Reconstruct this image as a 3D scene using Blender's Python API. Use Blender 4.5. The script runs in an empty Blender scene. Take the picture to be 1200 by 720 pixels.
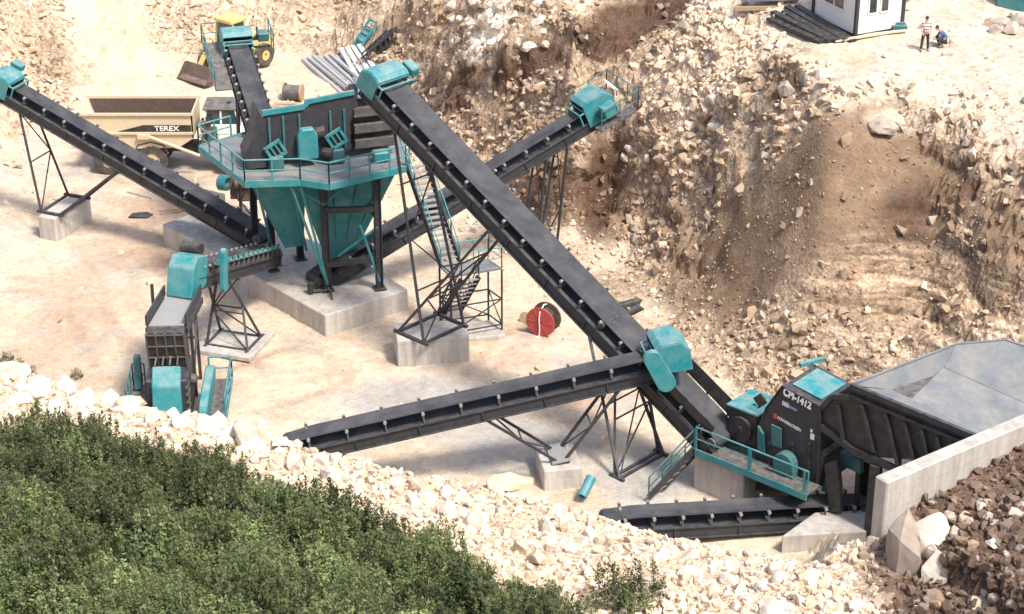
import bpy, bmesh, math, random
import numpy as np
from mathutils import Vector, Matrix
SC = bpy.context.scene
COL = SC.collection
R = math.radians
rng = np.random.default_rng(7)
random.seed(7)

# ------------------------------------------------------------------ camera, sky, sun, exposure
CAM_H, PITCH, FPX = 46.0, R(26), 2400.0
cam = bpy.data.cameras.new('camera'); camo = bpy.data.objects.new('camera', cam); COL.objects.link(camo)
camo.location = (0, 0, CAM_H); camo.rotation_euler = (R(90) - PITCH, 0, 0)
cam.sensor_width = 36; cam.lens = 36 * FPX / 1200; cam.clip_end = 2000
SC.camera = camo
SUN_EL, SUN_AZ = R(57), (0.70, -0.714)          # plan direction towards the sun
w = bpy.data.worlds.new('World'); SC.world = w; w.use_nodes = True
nt = w.node_tree; bg = nt.nodes['Background']; sky = nt.nodes.new('ShaderNodeTexSky')
sky.sky_type = 'NISHITA'; sky.sun_disc = False; sky.sun_elevation = SUN_EL
sky.sun_rotation = math.atan2(SUN_AZ[0], SUN_AZ[1]); sky.air_density = 1.0; sky.dust_density = 3.0
nt.links.new(sky.outputs[0], bg.inputs[0]); bg.inputs[1].default_value = 0.15
sl = bpy.data.lights.new('sun', 'SUN'); sl.energy = 2.5; sl.angle = R(10.0); sl.color = (1, .95, .87)
so = bpy.data.objects.new('sun', sl); COL.objects.link(so)
so.rotation_euler = Vector((SUN_AZ[0] * math.cos(SUN_EL), SUN_AZ[1] * math.cos(SUN_EL), math.sin(SUN_EL))).to_track_quat('Z', 'Y').to_euler()
SC.view_settings.view_transform = 'Standard'; SC.view_settings.look = 'None'
SC.view_settings.exposure = 0.95; SC.view_settings.gamma = 1; SC.view_settings.use_curve_mapping = False

# ------------------------------------------------------------------ surveying: photo measurements to metres
_s, _c = math.sin(PITCH), math.cos(PITCH)
def ray(px, py):
    u = (px - 600) / FPX; v = (py - 360) / FPX
    return Vector((u, _c - v * _s, -(_s + v * _c)))
def P(px, py, z=0.0):
    r = ray(px, py); return Vector((0, 0, CAM_H)) + r * ((z - CAM_H) / r.z)
def PY(px, py, y):
    r = ray(px, py); return Vector((0, 0, CAM_H)) + r * (y / r.y)
def ON(px, py, a, b):
    r = ray(px, py); n = Vector((-(b - a).y, (b - a).x, 0))
    return Vector((0, 0, CAM_H)) + r * (n.dot(a) / n.dot(r))
def proj(x, y, z):
    z = z - CAM_H; d = y * _c - z * _s
    return 600 + FPX * x / d, 360 + FPX * (-z * _c - y * _s) / d
Z = Vector((0, 0, 1))

# ------------------------------------------------------------------ materials
def mat(name, base, rough=.6, metal=0., dust=.25, dustcol=(.45, .38, .3), nscale=3., bump=.0, spec=.4, dark=.25, wear=0., forms=False):
    m = bpy.data.materials.new(name); m.use_nodes = True
    n = m.node_tree.nodes; l = m.node_tree.links; b = n['Principled BSDF']
    tc = n.new('ShaderNodeTexCoord'); no = n.new('ShaderNodeTexNoise'); no.inputs['Scale'].default_value = nscale
    no.inputs['Detail'].default_value = 6; no.inputs['Roughness'].default_value = .65
    l.new(tc.outputs['Object'], no.inputs['Vector'])
    cr = n.new('ShaderNodeValToRGB'); cr.color_ramp.elements[0].position = .35; cr.color_ramp.elements[1].position = .75
    cr.color_ramp.elements[0].color = (0, 0, 0, 1); cr.color_ramp.elements[1].color = (dust, dust, dust, 1)
    l.new(no.outputs['Fac'], cr.inputs['Fac'])
    n2 = n.new('ShaderNodeTexNoise'); n2.inputs['Scale'].default_value = nscale * 5; n2.inputs['Detail'].default_value = 4
    l.new(tc.outputs['Object'], n2.inputs['Vector'])
    mr = n.new('ShaderNodeMapRange'); mr.inputs['To Min'].default_value = 1 - dark; mr.inputs['To Max'].default_value = 1 + dark
    l.new(n2.outputs['Fac'], mr.inputs['Value'])
    # dust settles on faces that look up
    ge = n.new('ShaderNodeNewGeometry'); sx = n.new('ShaderNodeSeparateXYZ'); l.new(ge.outputs['Normal'], sx.inputs[0])
    up = n.new('ShaderNodeMapRange'); up.inputs['From Min'].default_value = .2; up.inputs['From Max'].default_value = 1
    up.inputs['To Min'].default_value = .55; up.inputs['To Max'].default_value = 1.6
    l.new(sx.outputs['Z'], up.inputs['Value'])
    mu = n.new('ShaderNodeMath'); mu.operation = 'MULTIPLY'; mu.use_clamp = True
    l.new(cr.outputs['Color'], mu.inputs[0]); l.new(up.outputs[0], mu.inputs[1])
    vm = n.new('ShaderNodeVectorMath'); vm.operation = 'SCALE'; vm.inputs[0].default_value = base; l.new(mr.outputs[0], vm.inputs['Scale'])
    mx = n.new('ShaderNodeMix'); mx.data_type = 'RGBA'; l.new(mu.outputs[0], mx.inputs['Factor'])
    l.new(vm.outputs[0], mx.inputs['A']); mx.inputs['B'].default_value = (*dustcol, 1)
    out = mx.outputs['Result']
    if wear:                                                          # chips and rust runs
        mp = n.new('ShaderNodeMapping'); mp.inputs['Scale'].default_value = (1, 1, .25); l.new(tc.outputs['Object'], mp.inputs['Vector'])
        n3 = n.new('ShaderNodeTexNoise'); n3.inputs['Scale'].default_value = 7; n3.inputs['Detail'].default_value = 8; n3.inputs['Roughness'].default_value = .75; l.new(mp.outputs[0], n3.inputs['Vector'])
        r3 = n.new('ShaderNodeMapRange'); r3.inputs['From Min'].default_value = .6; r3.inputs['From Max'].default_value = .7; r3.inputs['To Max'].default_value = wear; l.new(n3.outputs['Fac'], r3.inputs['Value'])
        m3 = n.new('ShaderNodeMix'); m3.data_type = 'RGBA'; l.new(r3.outputs[0], m3.inputs['Factor']); l.new(out, m3.inputs['A']); m3.inputs['B'].default_value = (.12, .075, .05, 1); out = m3.outputs['Result']
    if forms:                                                         # shutter-board joints, run-off streaks, dirt
        sz = n.new('ShaderNodeSeparateXYZ'); l.new(tc.outputs['Object'], sz.inputs[0])
        jm = n.new('ShaderNodeMath'); jm.operation = 'PINGPONG'; jm.inputs[1].default_value = .31; l.new(sz.outputs['Z'], jm.inputs[0])
        jr = n.new('ShaderNodeMapRange'); jr.inputs['From Min'].default_value = 0; jr.inputs['From Max'].default_value = .025; jr.inputs['To Min'].default_value = .82; jr.inputs['To Max'].default_value = 1; l.new(jm.outputs[0], jr.inputs['Value'])
        mp = n.new('ShaderNodeMapping'); mp.inputs['Scale'].default_value = (1, 1, .12); l.new(tc.outputs['Object'], mp.inputs['Vector'])
        n3 = n.new('ShaderNodeTexNoise'); n3.inputs['Scale'].default_value = 2.2; n3.inputs['Detail'].default_value = 7; n3.inputs['Roughness'].default_value = .7; l.new(mp.outputs[0], n3.inputs['Vector'])
        r3 = n.new('ShaderNodeMapRange'); r3.inputs['From Min'].default_value = .35; r3.inputs['From Max'].default_value = .7; r3.inputs['To Min'].default_value = 1.1; r3.inputs['To Max'].default_value = .66; l.new(n3.outputs['Fac'], r3.inputs['Value'])
        m4 = n.new('ShaderNodeMath'); m4.operation = 'MULTIPLY'; l.new(jr.outputs[0], m4.inputs[0]); l.new(r3.outputs[0], m4.inputs[1])
        v4 = n.new('ShaderNodeVectorMath'); v4.operation = 'SCALE'; l.new(out, v4.inputs[0]); l.new(m4.outputs[0], v4.inputs['Scale']); out = v4.outputs[0]
    l.new(out, b.inputs['Base Color'])
    b.inputs['Roughness'].default_value = rough; b.inputs['Metallic'].default_value = metal
    b.inputs['Specular IOR Level'].default_value = spec
    if bump:
        bp = n.new('ShaderNodeBump'); bp.inputs['Strength'].default_value = bump; bp.inputs['Distance'].default_value = .05
        l.new(n2.outputs['Fac'], bp.inputs['Height']); l.new(bp.outputs[0], b.inputs['Normal'])
    return m
M = {}
M['teal'] = mat('teal_paint', (.012, .215, .24), .5, dust=.42, nscale=1.6, wear=.6)
M['teal_dark'] = mat('faded_teal_paint', (.014, .125, .135), .55, dust=.3, nscale=1.4, wear=.7)
M['steel'] = mat('dark_steel_paint', (.028, .03, .036), .55, dust=.2, dustcol=(.28, .26, .24), wear=.4)
M['steel2'] = mat('grey_steel_paint', (.07, .068, .068), .55, dust=.3, wear=.5)
M['black'] = mat('black_paint', (.02, .021, .024), .5, dust=.2)
M['belt'] = mat('rubber_belt', (.034, .035, .041), .8, dust=.16, dustcol=(.28, .265, .25), nscale=1.0)
M['galv'] = mat('worn_steel', (.34, .34, .33), .5, metal=.3, dust=.3)
M['plate'] = mat('blue_grey_plate', (.14, .16, .175), .75, dust=.28, nscale=.9, dark=.16, wear=.5, spec=.2)
M['concrete'] = mat('concrete', (.50, .465, .42), .9, dust=.5, dustcol=(.36, .31, .25), nscale=.8, bump=.3, dark=.14, forms=True)
M['cream'] = mat('cream_paint', (.62, .51, .34), .55, dust=.3, nscale=2, dark=.12, wear=.5)
M['white'] = mat('white_paint', (.74, .73, .69), .5, dust=.15, dark=.06)
M['yellow'] = mat('yellow_paint', (.62, .46, .16), .5, dust=.35, wear=.4)
M['glass'] = mat('tinted_glass', (.03, .045, .05), .1, dust=.08, spec=.8)
M['tyre'] = mat('tyre_rubber', (.05, .046, .042), .85, dust=.6, dustcol=(.3, .24, .18))
M['rust'] = mat('rusty_steel', (.105, .07, .055), .8, dust=.2)
M['red'] = mat('red_paint', (.42, .05, .045), .6, dust=.25)
M['wood'] = mat('weathered_wood', (.36, .25, .15), .85, dust=.3)
M['palewood'] = mat('pale_plank', (.62, .5, .34), .85, dust=.25)
M['lettering'] = mat('white_lettering', (.8, .8, .8), .5, dust=.05, dark=.05)
M['bluemark'] = mat('blue_marking', (.25, .4, .6), .5, dust=.05, dark=.05)
M['redmark'] = mat('red_marking', (.6, .06, .05), .5, dust=.05, dark=.05)
M['rope'] = mat('white_rope', (.75, .72, .66), .8, dust=.1)
M['tarp'] = mat('grey_green_sheet', (.24, .27, .21), .8, dust=.35)
M['pipe'] = mat('galvanised_section', (.52, .53, .54), .45, metal=.4, dust=.35)
M['skin'] = mat('skin', (.45, .27, .19), .6, dust=0, dark=.05)
M['hair'] = mat('hair', (.03, .022, .018), .7, dust=0)
M['denim'] = mat('dark_trousers', (.035, .034, .034), .9, dust=.1)
M['bluecloth'] = mat('blue_cloth', (.07, .11, .25), .9, dust=.1)
M['shoe'] = mat('dusty_shoe', (.12, .09, .07), .9, dust=.3)

def mat_check():
    m = bpy.data.materials.new('checked_cloth'); m.use_nodes = True
    n = m.node_tree.nodes; l = m.node_tree.links; b = n['Principled BSDF']
    tc = n.new('ShaderNodeTexCoord'); wv = n.new('ShaderNodeTexWave'); wv.bands_direction = 'Z'; wv.inputs['Scale'].default_value = 2.1
    l.new(tc.outputs['Object'], wv.inputs['Vector'])
    wx = n.new('ShaderNodeTexWave'); wx.bands_direction = 'X'; wx.inputs['Scale'].default_value = 3.0; l.new(tc.outputs['Object'], wx.inputs['Vector'])
    cr = n.new('ShaderNodeValToRGB'); cr.color_ramp.elements[0].position = .25; cr.color_ramp.elements[1].position = .45
    cr.color_ramp.elements[0].color = (.12, .06, .055, 1); cr.color_ramp.elements[1].color = (.68, .6, .55, 1)
    mi = n.new('ShaderNodeMath'); mi.operation = 'MULTIPLY_ADD'; mi.inputs[1].default_value = .35
    l.new(wx.outputs['Fac'], mi.inputs[0]); 
    ml = n.new('ShaderNodeMath'); ml.operation = 'MULTIPLY'; ml.inputs[1].default_value = .65
    l.new(wv.outputs['Fac'], ml.inputs[0]); l.new(ml.outputs[0], mi.inputs[2]); l.new(mi.outputs[0], cr.inputs['Fac'])
    l.new(cr.outputs['Color'], b.inputs['Base Color']); b.inputs['Roughness'].default_value = .9
    return m
M['check'] = mat_check()

def mat_terrain():
    m = bpy.data.materials.new('quarry_ground'); m.use_nodes = True
    n = m.node_tree.nodes; l = m.node_tree.links; b = n['Principled BSDF']
    at = n.new('ShaderNodeAttribute'); at.attribute_name = 'Col'; tc = n.new('ShaderNodeTexCoord')
    def noise(sc, det=8, ro=.65):
        a = n.new('ShaderNodeTexNoise'); a.inputs['Scale'].default_value = sc; a.inputs['Detail'].default_value = det
        a.inputs['Roughness'].default_value = ro; l.new(tc.outputs['Object'], a.inputs['Vector']); return a
    def mrange(src, a0, a1, b0, b1):
        q = n.new('ShaderNodeMapRange'); q.inputs['From Min'].default_value = a0; q.inputs['From Max'].default_value = a1
        q.inputs['To Min'].default_value = b0; q.inputs['To Max'].default_value = b1; l.new(src, q.inputs['Value']); return q
    na = noise(.35); nb = noise(2.5); nc = noise(9, 5)
    # wandering coordinates for the broken stone pattern
    ad = n.new('ShaderNodeVectorMath'); ad.operation = 'MULTIPLY_ADD'; ad.inputs[1].default_value = (.35, .35, .35)
    l.new(nb.outputs['Color'], ad.inputs[0]); l.new(tc.outputs['Object'], ad.inputs[2])
    vo = n.new('ShaderNodeTexVoronoi'); vo.inputs['Scale'].default_value = 2.6; l.new(ad.outputs[0], vo.inputs['Vector'])
    v2 = n.new('ShaderNodeTexVoronoi'); v2.inputs['Scale'].default_value = 6.5; l.new(ad.outputs[0], v2.inputs['Vector'])
    sep = n.new('ShaderNodeSeparateColor'); l.new(vo.outputs['Color'], sep.inputs[0])
    sep2 = n.new('ShaderNodeSeparateColor'); l.new(v2.outputs['Color'], sep2.inputs[0])
    av = n.new('ShaderNodeMath'); av.operation = 'ADD'; l.new(sep.outputs[0], av.inputs[0]); l.new(sep2.outputs[0], av.inputs[1])
    stone = mrange(av.outputs[0], .2, 1.8, .55, 1.6)
    flat = mrange(nb.outputs['Fac'], .3, .72, .84, 1.14)
    mixf = n.new('ShaderNodeMix'); mixf.data_type = 'FLOAT'; l.new(at.outputs['Alpha'], mixf.inputs['Factor'])
    l.new(flat.outputs[0], mixf.inputs['A']); l.new(stone.outputs[0], mixf.inputs['B'])
    br = mrange(na.outputs['Fac'], .3, .7, .82, 1.16)
    m1 = n.new('ShaderNodeMath'); m1.operation = 'MULTIPLY'; l.new(mixf.outputs['Result'], m1.inputs[0]); l.new(br.outputs[0], m1.inputs[1])
    fc = mrange(nc.outputs['Fac'], .3, .7, .88, 1.12)
    m2 = n.new('ShaderNodeMath'); m2.operation = 'MULTIPLY'; l.new(m1.outputs[0], m2.inputs[0]); l.new(fc.outputs[0], m2.inputs[1])
    vs = n.new('ShaderNodeVectorMath'); vs.operation = 'SCALE'; l.new(at.outputs['Color'], vs.inputs[0]); l.new(m2.outputs[0], vs.inputs['Scale'])
    # reddish staining
    nr = noise(.9, 6); st = mrange(nr.outputs['Fac'], .52, .72, 0, .55)
    mx = n.new('ShaderNodeMix'); mx.data_type = 'RGBA'; mx.blend_type = 'MULTIPLY'
    mst = n.new('ShaderNodeMath'); mst.operation = 'MULTIPLY'; l.new(st.outputs[0], mst.inputs[0])
    alr = mrange(at.outputs['Alpha'], 0, 1, .25, 1); l.new(alr.outputs[0], mst.inputs[1])
    l.new(mst.outputs[0], mx.inputs['Factor']); l.new(vs.outputs[0], mx.inputs['A']); mx.inputs['B'].default_value = (1, .78, .58, 1)
    ab = n.new('ShaderNodeAttribute'); ab.attribute_name = 'Bed'
    mpb = n.new('ShaderNodeMapping'); mpb.inputs['Scale'].default_value = (.12, .12, 2.6); mpb.inputs['Rotation'].default_value = (0, R(4), 0); l.new(ad.outputs[0], mpb.inputs['Vector'])
    nbd = n.new('ShaderNodeTexNoise'); nbd.inputs['Scale'].default_value = 1.6; nbd.inputs['Detail'].default_value = 5; nbd.inputs['Roughness'].default_value = .7; l.new(mpb.outputs[0], nbd.inputs['Vector'])
    bdr = mrange(nbd.outputs['Fac'], .35, .65, .35, 1.75)
    mb1 = n.new('ShaderNodeMix'); mb1.data_type = 'FLOAT'; l.new(ab.outputs['Fac'], mb1.inputs['Factor']); mb1.inputs['A'].default_value = 1; l.new(bdr.outputs[0], mb1.inputs['B'])
    vb = n.new('ShaderNodeVectorMath'); vb.operation = 'SCALE'; l.new(mx.outputs['Result'], vb.inputs[0]); l.new(mb1.outputs['Result'], vb.inputs['Scale'])
    l.new(vb.outputs[0], b.inputs['Base Color'])
    b.inputs['Roughness'].default_value = .95; b.inputs['Specular IOR Level'].default_value = .15
    dd = n.new('ShaderNodeMath'); dd.operation = 'ADD'; l.new(vo.outputs['Distance'], dd.inputs[0]); l.new(v2.outputs['Distance'], dd.inputs[1])
    hb = n.new('ShaderNodeMix'); hb.data_type = 'FLOAT'; l.new(at.outputs['Alpha'], hb.inputs['Factor'])
    l.new(nc.outputs['Fac'], hb.inputs['A']); l.new(dd.outputs[0], hb.inputs['B'])
    bp = n.new('ShaderNodeBump'); bp.inputs['Strength'].default_value = .55; bp.inputs['Distance'].default_value = .12
    bp.invert = False; l.new(hb.outputs['Result'], bp.inputs['Height']); l.new(bp.outputs[0], b.inputs['Normal'])
    return m
M['terrain'] = mat_terrain()

def mat_attr(name, rough=.9, nscale=4., amp=.25, bump=.4, trans=0., r0=.78, r1=1.15):
    m = bpy.data.materials.new(name); m.use_nodes = True
    n = m.node_tree.nodes; l = m.node_tree.links; b = n['Principled BSDF']
    at = n.new('ShaderNodeAttribute'); at.attribute_name = 'Col'; tc = n.new('ShaderNodeTexCoord')
    no = n.new('ShaderNodeTexNoise'); no.inputs['Scale'].default_value = nscale; no.inputs['Detail'].default_value = 7; no.inputs['Roughness'].default_value = .7
    l.new(tc.outputs['Object'], no.inputs['Vector'])
    mr = n.new('ShaderNodeMapRange'); mr.inputs['From Min'].default_value = .3; mr.inputs['From Max'].default_value = .7
    mr.inputs['To Min'].default_value = 1 - amp; mr.inputs['To Max'].default_value = 1 + amp; l.new(no.outputs['Fac'], mr.inputs['Value'])
    oi = n.new('ShaderNodeObjectInfo'); mo = n.new('ShaderNodeMapRange'); mo.inputs['To Min'].default_value = r0; mo.inputs['To Max'].default_value = r1
    l.new(oi.outputs['Random'], mo.inputs['Value'])
    mm = n.new('ShaderNodeMath'); mm.operation = 'MULTIPLY'; l.new(mr.outputs[0], mm.inputs[0]); l.new(mo.outputs[0], mm.inputs[1])
    vs = n.new('ShaderNodeVectorMath'); vs.operation = 'SCALE'; l.new(at.outputs['Color'], vs.inputs[0]); l.new(mm.outputs[0], vs.inputs['Scale'])
    l.new(vs.outputs[0], b.inputs['Base Color']); b.inputs['Roughness'].default_value = rough; b.inputs['Specular IOR Level'].default_value = .2
    if bump:
        bp = n.new('ShaderNodeBump'); bp.inputs['Strength'].default_value = bump; bp.inputs['Distance'].default_value = .08
        l.new(no.outputs['Fac'], bp.inputs['Height']); l.new(bp.outputs[0], b.inputs['Normal'])
    if trans:
        tr = n.new('ShaderNodeBsdfTranslucent'); l.new(vs.outputs[0], tr.inputs[0]); ms = n.new('ShaderNodeMixShader'); ms.inputs[0].default_value = trans
        o = n['Material Output']; l.new(b.outputs[0], ms.inputs[1]); l.new(tr.outputs[0], ms.inputs[2]); l.new(ms.outputs[0], o.inputs[0])
    return m
M['rock'] = mat_attr('limestone', nscale=2.5, amp=.22)
M['leaf'] = mat_attr('leaves', rough=.6, nscale=.9, amp=.25, bump=0, trans=.3, r0=.75, r1=1.5)
def mat_water():
    m = bpy.data.materials.new('water'); m.use_nodes = True; b = m.node_tree.nodes['Principled BSDF']
    b.inputs['Base Color'].default_value = (.05, .2, .22, 1); b.inputs['Roughness'].default_value = .12
    n = m.node_tree.nodes; no = n.new('ShaderNodeTexNoise'); no.inputs['Scale'].default_value = 2; bp = n.new('ShaderNodeBump'); bp.inputs['Strength'].default_value = .2
    m.node_tree.links.new(no.outputs['Fac'], bp.inputs['Height']); m.node_tree.links.new(bp.outputs[0], b.inputs['Normal'])
    return m
M['water'] = mat_water()

# ------------------------------------------------------------------ building helpers
ORG = {}
def tag(o, label=None, cat=None, group=None, kind=None):
    if label: o['label'] = label
    if cat: o['category'] = cat
    if group: o['group'] = group
    if kind: o['kind'] = kind
    return o
def thing(name, label, cat, loc, group=None):
    o = bpy.data.objects.new(name, None); COL.objects.link(o); o.location = loc; o.empty_display_size = .3
    ORG[o.name] = Vector(loc); return tag(o, label, cat, group)
class MB:
    def __init__(self): self.v = []; self.f = []
    def add(self, vs, fs):
        k = len(self.v); self.v += [tuple(p) for p in vs]; self.f += [tuple(i + k for i in f) for f in fs]; return self
    def box(self, c, h, ax=None):
        c = Vector(c); ax = ax or (Vector((1, 0, 0)), Vector((0, 1, 0)), Z)
        vs = [c + ax[0] * h[0] * sx + ax[1] * h[1] * sy + ax[2] * h[2] * sz for sx in (-1, 1) for sy in (-1, 1) for sz in (-1, 1)]
        return self.add(vs, [(0, 1, 3, 2), (4, 6, 7, 5), (0, 4, 5, 1), (2, 3, 7, 6), (0, 2, 6, 4), (1, 5, 7, 3)])
    def beam(self, a, b, wd, ht=None, up=Z):
        a = Vector(a); b = Vector(b); d = (b - a); L = d.length
        if L < 1e-5: return self
        d /= L; s = d.cross(up)
        if s.length < 1e-3: s = d.cross(Vector((0, 1, 0)))
        s.normalize(); u = s.cross(d)
        return self.box((a + b) / 2, (L / 2, wd / 2, (ht or wd) / 2), (d, s, u))
    def tube(self, a, b, r, n=8, r2=None):
        a = Vector(a); b = Vector(b); d = (b - a).normalized(); s = d.cross(Z)
        if s.length < 1e-3: s = Vector((1, 0, 0))
        s.normalize(); u = s.cross(d); r2 = r if r2 is None else r2
        vs = [p + (s * math.cos(2 * math.pi * i / n) + u * math.sin(2 * math.pi * i / n)) * q for p, q in ((a, r), (b, r2)) for i in range(n)]
        fs = [(i, (i + 1) % n, n + (i + 1) % n, n + i) for i in range(n)] + [tuple(range(n))[::-1], tuple(range(n, 2 * n))]
        return self.add(vs, fs)
    def path(self, pts, r, n=6):
        for a, b in zip(pts, pts[1:]): self.tube(a, b, r, n)
        return self
    def prism(self, poly, vec):
        vec = Vector(vec); n = len(poly); vs = [Vector(p) for p in poly] + [Vector(p) + vec for p in poly]
        return self.add(vs, [tuple(range(n))[::-1], tuple(range(n, 2 * n))] + [(i, (i + 1) % n, n + (i + 1) % n, n + i) for i in range(n)])
    def loft(self, a, b):
        n = len(a); return self.add(list(a) + list(b), [tuple(range(n))[::-1], tuple(range(n, 2 * n))] + [(i, (i + 1) % n, n + (i + 1) % n, n + i) for i in range(n)])
    def ring(self, c, axis, r0, r1, wd, n=24):
        c = Vector(c); axis = Vector(axis).normalized(); s = axis.cross(Z)
        if s.length < 1e-3: s = Vector((1, 0, 0))
        s.normalize(); u = s.cross(axis); vs = []
        for r, o in ((r1, -wd / 2), (r1, wd / 2), (r0, wd / 2), (r0, -wd / 2)):
            vs += [c + axis * o + (s * math.cos(2 * math.pi * i / n) + u * math.sin(2 * math.pi * i / n)) * r for i in range(n)]
        return self.add(vs, [(k * n + i, k * n + (i + 1) % n, ((k + 1) % 4) * n + (i + 1) % n, ((k + 1) % 4) * n + i) for k in range(4) for i in range(n)])
    def rail(self, pts, h=1.1, step=1.3, r=.035, mid=True):
        for a, b in zip(pts, pts[1:]):
            a = Vector(a); b = Vector(b); k = max(1, round((b - a).length / step))
            for i in range(k + 1): q = a.lerp(b, i / k); self.tube(q, q + Z * h, r, 6)
            self.tube(a + Z * h, b + Z * h, r, 6)
            if mid: self.tube(a + Z * h * .5, b + Z * h * .5, r * .8, 6)
        return self
    def build(self, name, m, parent=None, bevel=0, label=None):
        me = bpy.data.meshes.new(name); o0 = Vector((0, 0, 0)); par = parent
        if parent is not None: o0 = ORG[parent.name]
        me.from_pydata([Vector(p) - o0 for p in self.v], [], self.f)
        bm = bmesh.new(); bm.from_mesh(me); bmesh.ops.recalc_face_normals(bm, faces=bm.faces)
        if bevel: bmesh.ops.bevel(bm, geom=[e for e in bm.edges if e.calc_face_angle(0) > .5], offset=bevel, segments=1, affect='EDGES')
        bm.to_mesh(me); bm.free()
        o = bpy.data.objects.new(name, me); COL.objects.link(o); me.materials.append(M[m] if isinstance(m, str) else m)
        if parent is not None: o.parent = parent
        ORG[o.name] = o0
        if label: o['label'] = label
        return o
    def solo(self, name, m, label, cat, loc, group=None, bevel=0):
        """a thing that is one mesh, with its origin at loc"""
        self.v = [tuple(Vector(p) - Vector(loc)) for p in self.v]
        o = self.build(name, m, None, bevel); o.location = loc; ORG[o.name] = Vector(loc)
        return tag(o, label, cat, group)
def copy_tree(o, parent=None):
    c = o.copy(); COL.objects.link(c)
    if parent is not None: c.parent = parent
    for ch in list(o.children): copy_tree(ch, c)
    return c
def text(body, org, xd, yd, size, m, parent, name='lettering', bold=.0, squeeze=1.):
    cu = bpy.data.curves.new(name, 'FONT'); cu.body = body; cu.size = 1; cu.extrude = .02; cu.offset = bold
    to = bpy.data.objects.new('text_tmp', cu); COL.objects.link(to)
    dg = bpy.context.evaluated_depsgraph_get(); me = bpy.data.meshes.new_from_object(to.evaluated_get(dg))
    bpy.data.objects.remove(to); o0 = ORG[parent.name]; xd = Vector(xd).normalized(); yd = Vector(yd).normalized(); nd = xd.cross(yd)
    for v in me.vertices:
        v.co = Vector(org) + xd * v.co.x * size * squeeze + yd * v.co.y * size + nd * (v.co.z * size + .012) - o0
    me.materials.clear(); me.materials.append(M[m]); o = bpy.data.objects.new(name, me); COL.objects.link(o); o.parent = parent; ORG[o.name] = o0
    return o

# ------------------------------------------------------------------ noise in numpy
def _hash(ix, iy, iz, seed):
    h = (ix * 374761393 + iy * 668265263 + iz * 2147483647 + seed * 1274126177) & 0xffffffff
    h = ((h ^ (h >> 13)) * 1274126177) & 0xffffffff
    return ((h ^ (h >> 16)) & 0xffff) / 65535.0
def vnoise(x, y, z, seed=0):
    xi = np.floor(x).astype(np.int64); yi = np.floor(y).astype(np.int64); zi = np.floor(z).astype(np.int64)
    fx = x - xi; fy = y - yi; fz = z - zi
    fx = fx * fx * (3 - 2 * fx); fy = fy * fy * (3 - 2 * fy); fz = fz * fz * (3 - 2 * fz); r = 0
    for dx in (0, 1):
        for dy in (0, 1):
            for dz in (0, 1):
                r = r + _hash(xi + dx, yi + dy, zi + dz, seed) * (fx if dx else 1 - fx) * (fy if dy else 1 - fy) * (fz if dz else 1 - fz)
    return r * 2 - 1
def fbm(x, y, z, sc, octs=4, seed=0, gain=.5):
    r = 0; a = 1; f = sc
    for k in range(octs): r = r + a * vnoise(x * f, y * f, z * f, seed + k); a *= gain; f *= 2.03
    return r

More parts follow.
